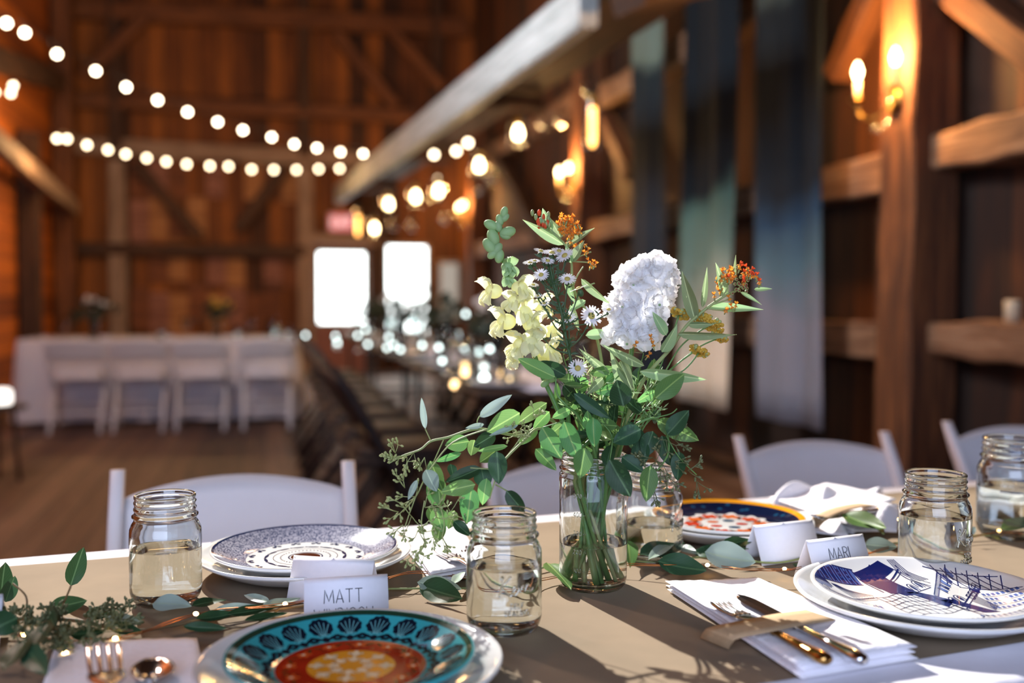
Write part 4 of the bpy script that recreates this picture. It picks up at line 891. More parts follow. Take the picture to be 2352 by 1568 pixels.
annulus(mb, zf, Rp * .175, Rp * .19, 2); annulus(mb, zf, .0004, Rp * .16, 3, k=4); annulus(mb, zf, Rp * .345, Rp * .352, 2)
o = mb.build('salad_plate', ['china', 'speck', china('plate_blue_print', '17284e'), china('plate_brown_centre', '5a2c1a', .6, 300)]); o.location = p + Vector((0, 0, STK)); tag(o, 'plate with grey speckled rim and navy leaf ring', 'plate')
# --- orange rim plate at the right rear
p, zc = charger(1668, 1.50, 'white dinner plate under the orange-rimmed plate, right rear', 0.125)
Rp = 0.113; prof, zf = plate_mesh(Rp, 0.015); mb = MB(); mb.lathe(prof, 100)
annulus(mb, zf, Rp * .93, Rp * 1.0, 1); annulus(mb, zf, Rp * .55, Rp * .93, 2, k=6)
rr = random.Random(4)
for i in range(10):
    a = 2 * PI * i / 10; c = (Rp * .46 * math.cos(a), Rp * .46 * math.sin(a)); blob(mb, zf, c, lambda b, a=a: (.021 * (1 + .18 * math.cos(5 * b)) * math.cos(b), .021 * (1 + .18 * math.cos(5 * b)) * math.sin(b)), 0, 3, 40, o=.0003)
    blob(mb, zf, c, lambda b: (.013 * (1 + .22 * math.cos(6 * b)) * math.cos(b), .013 * (1 + .22 * math.cos(6 * b)) * math.sin(b)), 3 if i % 2 else 4, 2, 40, o=.0005)
for i in range(5): a = 2 * PI * i / 5; blob(mb, zf, (Rp * .2 * math.cos(a), Rp * .2 * math.sin(a)), lambda b: (.009 * math.cos(b), .007 * math.sin(b)), (3, 5, 4)[i % 3], 2, 20, o=.0004)
for i in range(26): a = rr.uniform(0, 6.28); r_ = Rp * rr.uniform(.76, .89); blob(mb, zf, (r_ * math.cos(a), r_ * math.sin(a)), lambda b: (.004 * math.cos(b), .003 * math.sin(b)), 5, 1, 10, o=.0004)
o = mb.build('salad_plate', ['china', china('plate_orange_rim', 'e89a1c'), china('plate_navy_band', '0c1836', .2, 60), china('plate_red_flower', 'c43c20'), china('plate_rust_flower', 'd86a30'), china('plate_teal_leaf', '1c4a6a')]); o.location = p + Vector((0, 0, STK)); tag(o, 'navy plate with orange rim and red flowers', 'plate')
# --- blue and white building plate at the right
p, zc = charger(2124, 1.128, 'white dinner plate under the blue and white plate, right', 0.141)
Rp = 0.122; prof, zf = plate_mesh(Rp, 0.016); mb = MB(); mb.lathe(prof, 120); RM = Rp * .975; B = .0011
def pc(cx, cy): return ((cx - 1690) / 745 * .122, -(cy - 755) / 207 * .122)
def L(pts, wd=B, mi=1): ribbon(mb, zf, [pc(*q) for q in pts], wd, mi, rmax=RM)
def Q(a, b, c, d, mi=1, nu=10, nv=8, o=.0002): poly_fill(mb, zf, (pc(*a), pc(*b), pc(*c), pc(*d)), mi, nu, nv, o, RM)
# navy sky sweeping between the buildings
Q((1395, 612), (1655, 562), (1740, 590), (1450, 665), 1, 16, 8); Q((1450, 665), (1625, 620), (1700, 730), (1500, 728), 1, 12, 10); Q((1620, 720), (1705, 718), (1870, 775), (1760, 815), 1, 12, 6); Q((1770, 770), (1870, 770), (2050, 850), (1940, 850), 1, 12, 5)
Q((1400, 640), (1570, 575), (1720, 735), (1580, 742), 1, 14, 12, .00018); Q((1090, 600), (1395, 603), (1385, 668), (1095, 674), 2, 16, 4, .00015); Q((965, 640), (1090, 606), (1110, 668), (1000, 735), 2, 8, 6, .00015)
# glass roof grid
def gp(u, v): x = 1350 + 350 * u + (110 + 90 * u) * v; y = 752 - 34 * u + 112 * v + 6 * math.sin(9 * u + 3 * v); return (x + 10 * math.sin(7 * v + 4 * u), y)
for i in range(9): L([gp(i / 8, t / 8) for t in range(9)])
for j in range(6): L([gp(t / 12, j / 5) for t in range(13)])
L([gp(1, 0), (1790, 745), (1880, 800), (1930, 850)]); L([(1800, 800), (1950, 880)]); L([(1760, 760), (1900, 870), (1840, 890)])
# left building: colonnade, curved roof ribs, arches
for k in range(13): L([(1105 + 21 * k, 600 + .4 * k), (1098 + 21.5 * k, 672 - .5 * k)], B * (2.2 if k % 3 == 0 else 1))
for k in range(4): x0 = 1120 + 66 * k; Q((x0, 612), (x0 + 22, 612), (x0 + 20, 668), (x0 - 2, 668), 1, 2, 4)
L([(1090, 598), (1400, 602)], B * 2); L([(1085, 676), (1390, 668)], B * 2); L([(1385, 600), (1440, 690), (1460, 720)], B * 1.6); L([(1400, 610), (1470, 700)])
for k in range(9): L([(1075 + 3 * k, 600 + 2 * k), (1000 + 9 * k, 640 + 4 * k), (965 + 10 * k, 700 + 5 * k)], B * 1.2)
for k in range(8): L([(1120 + 5 * k, 690), (1150 + 16 * k, 715), (1200 + 22 * k, 755 - 2 * k)], B * .9)
L([(990, 740), (1180, 765), (1340, 755)], B * 1.4); L([(985, 750), (1180, 776), (1350, 766)], B)
for k in range(26): L([(1000 + 13.5 * k, 745 + (14 - abs(k - 13)) * 1.2), (1002 + 13.5 * k, 757 + (14 - abs(k - 13)) * 1.2)], B * .8)
for x0 in (975, 1050): 
    blob(mb, zf, pc(x0 + 20, 700), lambda a: (.0045 * math.cos(a), .0150 * math.sin(a) - .2 * .0045 * math.cos(a)), 1, 3, 18, rmax=RM)
    for g in (28, 36): L([(x0 + 20 + g * math.cos(t * PI / 10), 712 - g * 1.1 * math.sin(t * PI / 10)) for t in range(11)])
for k in range(6): L([(1080 + 40 * k, 778 + 4 * k), (1084 + 40 * k, 812 + 4 * k)], B * 1.2); Q((1092 + 40 * k, 782 + 4 * k), (1110 + 40 * k, 784 + 4 * k), (1112 + 40 * k, 806 + 4 * k), (1094 + 40 * k, 804 + 4 * k), 2, 2, 3)
for k in range(12): L([(1060 + 20 * k, 770 + 7 * k), (1160 + 20 * k, 800 + 7 * k)], B * .8)
# right building: pediment wall with arches, cornices, upper storey
def arch(cx, cy, w_, h, sk=0):
    L([(cx - w_, cy + h * .5), (cx - w_, cy)] + [(cx - w_ * math.cos(t * PI / 8), cy - h * .5 * math.sin(t * PI / 8) + sk * math.cos(t * PI / 8) * .0) for t in range(9)] + [(cx + w_, cy + h * .5)], B * 1.2)
    blob(mb, zf, pc(cx + w_ * .1, cy + h * .1), lambda a: (w_ * .5 / 745 * .122 * math.cos(a), h * .45 / 207 * .122 * math.sin(a)), 1, 3, 18, rmax=RM)
L([(1605, 650), (1770, 590)], B * 2); L([(1612, 660), (1775, 600)], B); L([(1640, 668), (1690, 722), (1850, 690), (1800, 630)], B * 1.4); arch(1720, 688, 26, 44); arch(1790, 666, 26, 44)
L([(1740, 590), (1790, 640), (1870, 680)], B * 1.3); L([(1765, 578), (1820, 620), (1900, 660)], B)
for k in range(5): L([(1730 + 12 * k, 560), (1760 + 16 * k, 600), (1850 + 18 * k, 645 - 2 * k)], B)
for (a, b, c, d) in ((1790, 738, 2030, 612), (1800, 750, 2040, 624)): L([(a, b), (c, d)], B * 1.3)
for k in range(24): L([(1790 + 10 * k, 737 - 5.2 * k), (1796 + 10 * k, 750 - 5.2 * k)], B * .8)
for k in range(5): x0 = 1900 + 44 * k; y0 = 690 - 19 * k; Q((x0, y0), (x0 + 22, y0 - 9), (x0 + 34, y0 + 26), (x0 + 10, y0 + 34), 1 if k % 2 else 2, 3, 4); L([(x0 - 8, y0 + 2), (x0 + 6, y0 + 40)], B * 1.2)
L([(1760, 752), (1840, 838), (2040, 846)], B * 1.4); arch(1872, 772, 28, 34); arch(1930, 760, 28, 34); L([(1850, 815), (2180, 690)], B * 1.6); L([(1860, 826), (2200, 698)], B)
for k in range(7): L([(1985 + 14 * k, 782 - 5 * k), (2040 + 10 * k, 838 - 4 * k)], B)
for k in range(4): x0 = 2000 + 46 * k; y0 = 748 - 18 * k; L([(x0, y0), (x0 + 34, y0 - 14), (x0 + 46, y0 + 12), (x0 + 10, y0 + 26), (x0, y0)], B * 1.2); L([(x0 + 14, y0 - 6), (x0 + 24, y0 + 18)], B)
# lattice at the far right
for k in range(6): L([(2010 + 52 * k, 590 + 16 * k), (2070 + 50 * k, 690 + 12 * k)], B * 1.1); L([(2110 + 50 * k, 600 + 18 * k), (2010 + 54 * k, 670 + 14 * k)], B * 1.1)
L([(1955, 590), (2340, 690)], B * 1.4); L([(2060, 690), (2380, 760)], B * 1.4); Q((2110, 705), (2160, 712), (2140, 730), (2100, 724), 1, 4, 3)
for r in range(4):
    for k in range(8): x0 = 2130 + 30 * k - 26 * r; y0 = 735 + 2 * k + 26 * r; Q((x0, y0), (x0 + 20, y0 + 1), (x0 + 15, y0 + 14), (x0 - 5, y0 + 13), 2, 2, 2)
    L([(2110 - 26 * r, 754 + 26 * r), (2400, 772 + 26 * r)], B * .9)
# rows of small windows along the lower rim
for r in range(4):
    for k in range(26):
        x0 = 1400 + 34 * k + 14 * r; y0 = 866 + 18 * r + 4 * math.sin(k * .4)
        if r == 0 and k < 14: continue
        Q((x0, y0), (x0 + 18, y0), (x0 + 20, y0 + 9), (x0 + 2, y0 + 9), 2 if (k + r) % 3 else 1, 2, 2)
    L([(1380 + 14 * r, 880 + 18 * r), (1800, 886 + 18 * r), (2250, 878 + 18 * r)], B * .9)
o = mb.build('salad_plate', ['china', china('plate_cobalt_print', '13205c'), china('plate_mid_blue_print', '4a62a0')]); o.location = p + Vector((0, 0, STK)); o.rotation_euler = (0, 0, .05); tag(o, 'white plate printed with dark blue drawings of buildings', 'plate')
# --- plate at the far right behind the last jar
p, zc = charger(2440, 1.70, 'white dinner plate at the right edge behind the last jar', 0.13)
Rp = 0.112; prof, zf = plate_mesh(Rp, 0.016); mb = MB(); mb.lathe(prof, 60); annulus(mb, zf, Rp * .5, Rp * .97, 1)
o = mb.build('salad_plate', ['china', china('plate_slate_band', '2c3c62')]); o.location = p + Vector((0, 0, STK)); tag(o, 'slate blue plate at the right edge behind the last jar', 'plate')
# ------------------------------------------------------------------ place cards
def card(px0, px1, dtop0, dtop1, label, text=(), hh=0.050, w=None, z0=None):
    # tent card: ridge from the left column to the right column, front face toward the camera
    a = at(px0, 1300, dtop0); b = at(px1, 1300, dtop1); a.z = b.z = 0; u = (b - a); L = u.length; u.normalize(); rz = math.atan2(u.y, u.x)
    root = thing('place_card', label, 'place card', (a.x, a.y, TZ + 0.0005), rz); hw = 0.021; th = 0.0004; mb = MB()
    mb.grid(lambda s, t: Vector((s * L, -hw * (1 - 2 * t), hh * (1 - abs(1 - 2 * t)) ** 0.94)), 2, 16, thick=th); mb.build('folded_card', 'card', root)
    if text:
        mb = MB(); sl = math.hypot(hw, hh)
        f = lambda x, y: Vector((x, -hw * (1 - y / hh) - 0.0009, y - .0002))
        for wd, cx, y, h in text:
            st, Lw = text_strokes(wd, h, .18); wrap_strokes(mb, [[(p_[0] + cx * L - Lw / 2, p_[1] + y) for p_ in s] for s in st], f, 0.0005, 4)
        mb.build('lettering', 'ink', root)
    return root
card(675, 860, 1.180, 1.158, 'blank white tent card leaning behind the lettered one at the left')
card(698, 890, 1.080, 1.100, 'white tent card with black capitals on two lines behind the turquoise plate', (('MATT', .46, .0245, .0132), ('WINDISCH', .46, .0062, .0132)))
card(1728, 1864, 1.345, 1.385, 'blank white tent card right of the leaves, left of the lettered card')
card(1850, 1980, 1.262, 1.300, 'white tent card with black capitals behind the blue and white plate', (('MARI', .50, .0245, .0132), ('WINDISCH', .50, .004, .0132)))
card(-190, 6, 1.00, 1.02, 'white tent card at the left edge of the picture, only a sliver showing')
# ------------------------------------------------------------------ napkins
def napkin(corners, label, layers=4, th=0.0042, seed=1, rise=0.0, mat='napkin', lump=0.0016):
    # folded linen: a stack of soft layers over a bent quad (corner points on the table)
    q = random.Random(seed); c = [Vector(p) for p in corners]; cen = sum(c, Vector()) / 4; root = thing('napkin', label, 'napkin', (cen.x, cen.y, TZ))
    for k in range(layers):
        off = [Vector((q.uniform(-1, 1), q.uniform(-1, 1), 0)) * 0.0035 for _ in c]; z = TZ + 0.001 + th * k + rise * k; cc = [c[i] + off[i] for i in range(4)]; mb = MB(); ph = q.uniform(0, 6)
        def f(u, v, s=1):
            u2 = u; P = (cc[0] * (1 - u) + cc[1] * u) * (1 - v) + (cc[3] * (1 - u) + cc[2] * u) * v
            e = min(u, 1 - u, v, 1 - v) * 14; bul = min(1, e); zz = z + lump * math.sin(3 * u + ph + 2 * v) * (k / layers) + th * .5
            return Vector((P.x, P.y, zz)), bul
        nu, nv = 26, 18; vt = []; vb = []
        for i in range(nu + 1):
            for j in range(nv + 1):
                P, b = f(i / nu, j / nv); t_ = th * .49 * math.sqrt(max(0.02, 1 - (1 - b) ** 2)); wr = .0003 * math.sin(i * 1.7 + j * .9 + ph); vt.append(P + Vector((0, 0, t_ + wr))); vb.append(P - Vector((0, 0, t_)))
        W = nv + 1; fs = [(i * W + j, (i + 1) * W + j, (i + 1) * W + j + 1, i * W + j + 1) for i in range(nu) for j in range(nv)]; o = len(vt)
        fs += [tuple(x + o for x in f_[::-1]) for f_ in fs]; rim = [i * W for i in range(nu + 1)] + [nu * W + j for j in range(1, W)] + [i * W + nv for i in range(nu - 1, -1, -1)] + [j for j in range(nv - 1, 0, -1)]
        fs += [(rim[(i + 1) % len(rim)], rim[i], rim[i] + o, rim[(i + 1) % len(rim)] + o) for i in range(len(rim))]
        mb.add(vt + vb, fs); mb.build('folded_layer', mat, root, world=True)
    return root
def onT(px, py, dz=0.0): return on(px, py, TZ + dz)
napkin([onT(1528, 1362), onT(1742, 1352), onT(2105, 1522), onT(1838, 1566)], 'white folded napkin tied with a kraft band, lower right', 3, 0.0058, 2)
napkin([onT(128, 1500), onT(452, 1492), onT(500, 1760), onT(60, 1760)], 'white folded napkin at the lower left under fork and spoon', 3, 0.0045, 3)
napkin([onT(925, 1250), onT(1062, 1238), onT(1110, 1330), onT(985, 1345)], 'white rolled napkin right of the grey-rimmed plate', 3, 0.006, 4)
NR = napkin([onT(1765, 1165), onT(1900, 1140), onT(2062, 1180), onT(1960, 1232)], 'white napkin behind the blank card at the right', 4, 0.005, 6, 0.001, lump=.006)
# rumpled standing folds
def flap(root, P, rise, bulge, ph):
    c = [Vector(p) for p in P]; mb = MB()
    def f(u, v):
        p = (c[0] * (1 - u) + c[1] * u) * (1 - v) + (c[3] * (1 - u) + c[2] * u) * v
        return p + Vector((0, 0, .003 + rise * math.sin(PI * v) * (.6 + .4 * math.sin(u * 5 + ph)) + bulge * math.sin(u * 7 + ph) * v * (1 - v) * 2))
    mb.grid(f, 20, 14, thick=.0022); mb.build('standing_fold', 'napkin', root, world=True)
flap(NR, [onT(1775, 1172, .004), onT(1900, 1140, .004), onT(1915, 1125, .006), onT(1790, 1150, .006)], .030, .006, 0)
flap(NR, [onT(1885, 1165, .012), onT(2010, 1160, .012), onT(2030, 1140, .010), onT(1900, 1135, .014)], .022, .008, 2)
flap(NR, [onT(1955, 1222, .006), onT(2060, 1225, .004), onT(2068, 1180, .008), onT(1985, 1180, .012)], .026, .010, 4)
flap(NR, [onT(1790, 1215, .004), onT(1950, 1235, .004), onT(1900, 1180, .014), onT(1795, 1178, .010)], .010, .010, 1)
# ------------------------------------------------------------------ cutlery
def frame(p0, p1):
    x = (p1 - p0).normalized(); y = Vector((0, 0, 1)).cross(x).normalized(); return Matrix.Translation(p0) @ Matrix((x, y, x.cross(y))).transposed().to_4x4()
def bar(prof, n=10):
    # prof: (x, half width, half thickness, z) cross sections along x
    mb = MB(); vs = []
    for (x, hw, ht, z) in prof:
        for k in range(n): a = 2 * PI * k / n; vs.append((x, hw * math.cos(a), z + ht * math.sin(a)))
    m = len(prof); fs = [tuple(range(n))[::-1], tuple(range((m - 1) * n, m * n))] + [(i * n + k, i * n + (k + 1) % n, (i + 1) * n + (k + 1) % n, (i + 1) * n + k) for i in range(m - 1) for k in range(n)]
    mb.add(vs, fs); return mb
def handle(L0, L1): return [(L0, .0024, .002, .002), (L0 + (L1 - L0) * .08, .0046, .004, .003), (L0 + (L1 - L0) * .12, .0034, .003, .003), (L0 + (L1 - L0) * .5, .0052, .0042, .003), (L0 + (L1 - L0) * .82, .0078, .0056, .003), (L0 + (L1 - L0) * .93, .0085, .006, .003), (L0 + (L1 - L0) * .985, .0066, .0048, .003), (L1, .002, .002, .003)]
def fork(p0, p1, label, hmat='steel'):
    # p0 tine tips, p1 handle end
    mt = frame(p0, p1); L = (p1 - p0).length; root = thing('fork', label, 'fork', p0); 
    mb = MB()
    for k in range(4):
        y = (k - 1.5) * .0062; mb.tube(spline([(0, y, .003), (.02, y, .0004), (.042, y * .96, .001), (.05, y * .9, .002)], 4), [0.0007] + [0.0018] * 11 + [.0022], 7)
    vs = []; 
    o = bar([(.046, .0112, .0014, .0015), (.055, .0118, .0018, .0025), (.066, .009, .002, .004), (.074, .004, .0022, .005), (.09, .0026, .002, .0045), (.105, .0026, .002, .003)], 12)
    mb.add(o.v, o.f); R0 = Matrix.Translation(-p0) @ mt; mb.build('fork_head', 'steel', root, matrix=R0); bar(handle(.10, L)).build('handle', hmat, root, matrix=R0); return root
def knife(p0, p1, label, hmat='steel'):
    mt = frame(p0, p1); L = (p1 - p0).length; root = thing('knife', label, 'knife', p0); R0 = Matrix.Translation(-p0) @ mt; mb = MB(); n = 14; vs = []; bl = L * .52
    for i in range(n + 1):
        q = i / n; x = bl * q; e = min(1, math.sqrt(q * 5)) ; top = .0088 * e if q < .9 else .0088 * (1 - (q - .9) * 4); bot = -.0085 * e if q < .86 else -.0085 * (1 - (q - .86) * 5); vs += [(x, bot, .0026), (x, bot * .2, .0038), (x, top, .0042), (x, top, .0022), (x, bot * .2, .0018)]
    fs = [tuple(range(5)), tuple(range(n * 5, n * 5 + 5))[::-1]] + [(i * 5 + k, (i + 1) * 5 + k, (i + 1) * 5 + (k + 1) % 5, i * 5 + (k + 1) % 5) for i in range(n) for k in range(5)]
    mb.add(vs, fs, 0, False); mb.build('blade', 'steel', root, matrix=R0); bar(handle(bl - .004, L)).build('handle', hmat, root, matrix=R0); return root
def spoon(p0, p1, label):
    mt = frame(p0, p1); L = (p1 - p0).length; root = thing('spoon', label, 'spoon', p0); R0 = Matrix.Translation(-p0) @ mt; mb = MB()
    def f(u, v):
        x = .056 * u; wv = .0185 * math.sin(PI * min(.97, .04 + u * .93)) ** .6; y = wv * (2 * v - 1); return Vector((x, y, .004 - .008 * (1 - (2 * v - 1) ** 2) * math.sin(PI * min(1, u + .02)) + .006))
    mb.grid(f, 16, 10, thick=.0012); mb.build('bowl', 'steel', root, matrix=R0); bar([(.05, .003, .002, .009)] + [(x, a, b, z + .004) for x, a, b, z in handle(.07, L)]).build('handle', 'steel', root, matrix=R0); return root
NZ = 0.0195
M['steel_gold'] = simple('worn_gilt_steel', 'c89a58', 0.2, metal=1.0, noise=0.35, scale=60)
fork(onT(1648, 1386, NZ), onT(1902, 1524, NZ), 'fork with a gilt-looking handle on the banded napkin, lower right', 'steel_gold')
knife(onT(1692, 1372, NZ), onT(1985, 1524, NZ), 'knife with rounded blade beside the fork on the banded napkin')
F0 = onT(236, 1486, .040); fork(F0, F0 + Vector((-F0.x, -F0.y, 0)).normalized() * .17 + Vector((0, 0, -.016)), 'fork lying on the lower left napkin').scale = (1.35, 1.2, 1.2)
S0 = onT(350, 1534, .0160); spoon(S0, S0 + Vector((-S0.x, -S0.y, 0)).normalized() * .17, 'spoon lying beside the fork on the lower left napkin')
fork(onT(1010, 1262, .022), onT(1085, 1312, .020), 'small piece of cutlery on the rolled napkin beside the grey-rimmed plate')
fork(onT(1868, 1190, .028), onT(2040, 1175, .026), 'fork on the napkin behind the blank card')
# kraft band around the lower right napkin
def band(P, wd, label, thick=.0005):
    root = None; P = [Vector(p) for p in P]; d = (P[-1] - P[0]).normalized(); s = Vector((-d.y, d.x, 0)).normalized(); mb = MB(); Q = spline(P, 6)
    mb.grid(lambda u, v: Q[min(len(Q) - 1, int(round(u * (len(Q) - 1))))] + s * (v - .5) * wd, len(Q) - 1, 3, thick=thick); return tag(mb.build('paper_band', 'kraft_band'), label, 'paper band')
band([onT(1640, 1478, .002), onT(1648, 1464, .012), onT(1664, 1452, .0195), onT(1740, 1436, .0275), onT(1820, 1420, .0265), onT(1880, 1412, .0200), onT(1896, 1408, .012), onT(1898, 1410, .002)], .040, 'kraft paper band wrapped round the fork, knife and lower right napkin')
band([onT(1862, 1212, .004), onT(1880, 1192, .026), onT(1925, 1170, .036), onT(1985, 1158, .034), onT(2010, 1160, .012)], .026, 'kraft paper band on the napkin behind the blank card')
# ================================================================== FLOWER JAR
VD = 1.232
vb = tpos(1362, VD)
vj = thing('flower_jar', 'tall clear measuring jar of water holding the flowers, centre of the table', 'glass jar', vb, 0.0)
RV = 0.0425
vo = [(0, .003), (.022, .0035), (.032, 0), (.037, .0015), (.0405, .006), (.0418, .014), (.0420, .05), (.0420, .10), (.0425, .136), (.0425, .1395), (.0405, .1425), (.0402, .1450), (.0424, .1466), (.0424, .1480), (.0402, .1496), (.0400, .1535), (.0412, .1550), (.0412, .1562), (.0398, .1576), (.0398, .1605), (.0410, .1618), (.0410, .1640), (.0400, .1650)]
vi = [(.0382, .1646), (.0374, .163), (.0372, .143), (.0392, .136), (.0390, .10), (.0390, .018), (.0370, .010), (.031, .0072), (.015, .0062), (0, .0062)]
wv_ = lambda a, z: 1 + (0.003 * math.sin(3 * a + z * 70) + 0.002 * math.sin(7 * a - z * 120) if 0.01 < z < 0.13 else 0)
mb = MB(); mb.lathe(vo + vi, 72, rfun=wv_); mb.build('glass_body', 'jar_glass', vj)
wt = 0.056
mb = MB(); mb.lathe([(0, .0058), (.0154, .0058), (.0314, .0068), (.0374, .0098), (.0394, .018), (.0394, wt - .001), (.0394, wt), (.037, wt - .0008), (0, wt - .001)], 56, rfun=wv_); mb.build('water', 'water', vj)
mb = MB(); f = lambda x, y: Vector((.0424 * math.cos(-PI / 2 - .55 + x / .0424), .0424 * math.sin(-PI / 2 - .55 + x / .0424), y))
for k, n_ in enumerate(('100', '200', '300', '400', '500')):
    st, L = text_strokes(n_, .0055, .25); wrap_strokes(mb, [[(p[0] - L / 2, p[1] + .026 + .0225 * k) for p in s] for s in st], f, .00045, 4)
    mb.tube([f(L / 2 + .002 + .004 * j / 3, .0285 + .0225 * k) for j in range(4)], .00045, 4)
mb.build('raised_lettering', 'jar_glass', vj)
# ------------------------------------------------------------------ leaves
def leaf_mesh(name, kind, m, bend=0.18, foldv=0.22, twist=0.0):
    mb = MB(); nu, nv = 10, 6
    def f(u, v):
        if kind == 'oval': wv = 0.5 * (math.sin(PI * u ** 0.82)) ** 0.72 * (1 - .06 * u)
        elif kind == 'lance': wv = 0.5 * (math.sin(PI * u ** 0.7)) ** 0.9
        else: wv = 0.5 * math.sin(PI * u ** .9) ** .85
        s = 2 * v - 1; x = s * wv; zz = foldv * abs(x) + bend * (u * u - u) * 1.0 + .03 * math.sin(u * 9 + s * 2) * abs(s)
        a = twist * u; return Vector((x * math.cos(a), u, zz + x * math.sin(a)))
    mb.grid(f, nu, nv); return mb.mesh(name, m)
LM = {}
for k, m in (('euc', 'euc'), ('light', 'euc_light'), ('dark', 'euc_dark'), ('grey', 'euc_grey')):
    LM[k] = [leaf_mesh('leaf_' + k, 'oval', m, b, fo, tw) for b, fo, tw in ((.2, .22, .0), (-.22, .18, .3), (.35, .3, -.3))]
LM['lance'] = [leaf_mesh('leaf_lance', 'lance', 'lance', b, fo, tw) for b, fo, tw in ((.2, .5, .2), (-.3, .6, -.5), (.45, .5, .4))]
def leaf(root, base, tip, wd, kind, roll=0.0, name='leaf', face=None, var=None):
    base = Vector(base); tip = Vector(tip); y = tip - base; L = y.length; y.normalize(); toc = (C0 - base).normalized() if face is None else face
    x = y.cross(toc); x = x.normalized() if x.length > 1e-4 else y.orthogonal(); z = x.cross(y).normalized(); Rr = Matrix.Rotation(roll, 3, y); x = Rr @ x; z = Rr @ z
    me = LM[kind][random.randrange(3) if var is None else var]; o = bpy.data.objects.new(name, me); COL.objects.link(o); o.parent = root
    m3 = Matrix((x * wd, y * L, z * (wd * .8 + L * .2))).transposed()
    o.matrix_local = Matrix.Translation(base - root.location) @ m3.to_4x4(); return o
def seeds(mb, P, d, n, size=.012, rad=.0005, q=random, mi=0):
    # branching spray of small stalked buds
    for i in range(n):
        d1 = (d + Vector((q.gauss(0, .5), q.gauss(0, .4), q.gauss(0, .5)))).normalized(); e = P + d1 * size * q.uniform(.7, 1.4); mb.tube([P, P.lerp(e, .5) + Vector((0, 0, -.0006)), e], rad, 4, mi)
        for j in range(4):
            d2 = (d1 + Vector((q.gauss(0, .6), q.gauss(0, .5), q.gauss(0, .6)))).normalized(); g = e + d2 * size * q.uniform(.4, .8); mb.tube([e, g], rad * .9, 4, mi, cap=False)
            rt = d2.to_track_quat('Z', 'Y').to_matrix(); mb.ball(g, .0014, 6, 5, mi, (1, 1, 1.7), rt)
BL = 'flower stems standing in the tall jar'
def jarfoot(ang, r=.026, z=.010): return vb + Vector((r * math.cos(ang), r * math.sin(ang), z))
def rimpt(ang, r=.030): return vb + Vector((r * math.cos(ang), r * math.sin(ang), .163))
def stemline(ang, pts, d, foot=True):
    P = ([jarfoot(ang + PI * .72, .012 + .016 * abs(math.sin(ang * 3.1))), rimpt(ang, .031)] if foot else []) + [at(x, y, dd) for (x, y, dd) in pts]; return spline(P, 6)
def mkthing(name, label, cat, group=BL): return thing(name, label, cat, vb, 0, group)
random.seed(21)
# --- trailing eucalyptus, upper left sweep
e1 = mkthing('eucalyptus_branch', 'eucalyptus branch arching left from the jar with a seed spray at its tip', 'greenery')
D = 1.20
mb = MB(); P = stemline(PI * .95, [(1262, 962, 1.21), (1200, 1000, 1.19), (1100, 985, 1.18), (1030, 1004, 1.17), (990, 1013, 1.165), (965, 1032, 1.16), (925, 1046, 1.16), (893, 1064, 1.155)], D); mb.tube(P, taper(len(P), .0026, .0008), 7)
for q in (((990, 1013), (977, 985)), ((1100, 985), (1096, 968), (1102, 955)), ((1020, 1007), (1003, 1045), (985, 1085)), ((1200, 1000), (1170, 1040), (1137, 1076), (1107, 1077))): mb.tube(spline([at(x, y, 1.17) for x, y in q], 5), .0008, 5)
mb.build('stem', 'stem_tan', e1, world=True)
for b, t, w_, k, d_ in (((977, 985), (968, 913), 14, 'grey', 1.165), ((1101, 957), (1176, 906), 24, 'grey', 1.175), ((1194, 948), (1118, 992), 46, 'light', 1.165), ((1256, 925), (1186, 975), 30, 'light', 1.18), ((1190, 976), (1122, 1001), 12, 'grey', 1.16), ((1112, 974), (1069, 983), 12, 'grey', 1.165),
                     ((1077, 1013), (1022, 1023), 36, 'euc', 1.17), ((1090, 1010), (1082, 1046), 28, 'light', 1.175), ((1138, 996), (1088, 1026), 32, 'dark', 1.18), ((1166, 1024), (1096, 1036), 14, 'light', 1.165), ((1138, 1035), (1102, 1062), 32, 'euc', 1.175), ((1262, 945), (1225, 985), 26, 'light', 1.2), ((1235, 985), (1190, 1022), 22, 'euc', 1.2)):
    leaf(e1, at(*b, d_), at(*t, d_ - .01), w_ / FPX * d_ * 1.12, k, random.uniform(-.3, .3))
mb = MB(); q = random.Random(2)
for k_, (x, y, dx, dz) in enumerate(((950, 1038, -1, -.6), (925, 1046, -1, -.4), (905, 1055, -1, .2), (908, 1040, -.6, 1), (975, 1050, -.3, -1), (935, 1050, -.2, -1.2), (1195, 985, .4, .3), (1225, 960, .2, .8), (1210, 1000, -.2, .4), (1180, 1000, -.4, .2))):
    if k_ == 6: mb.build('seed_spray', 'seed', e1, world=True); mb = MB()
    seeds(mb, at(x, y, 1.16), Vector((dx, -.2, dz)), 3, .010, .0005, q)
mb.build('seed_spray', 'seed', e1, world=True)
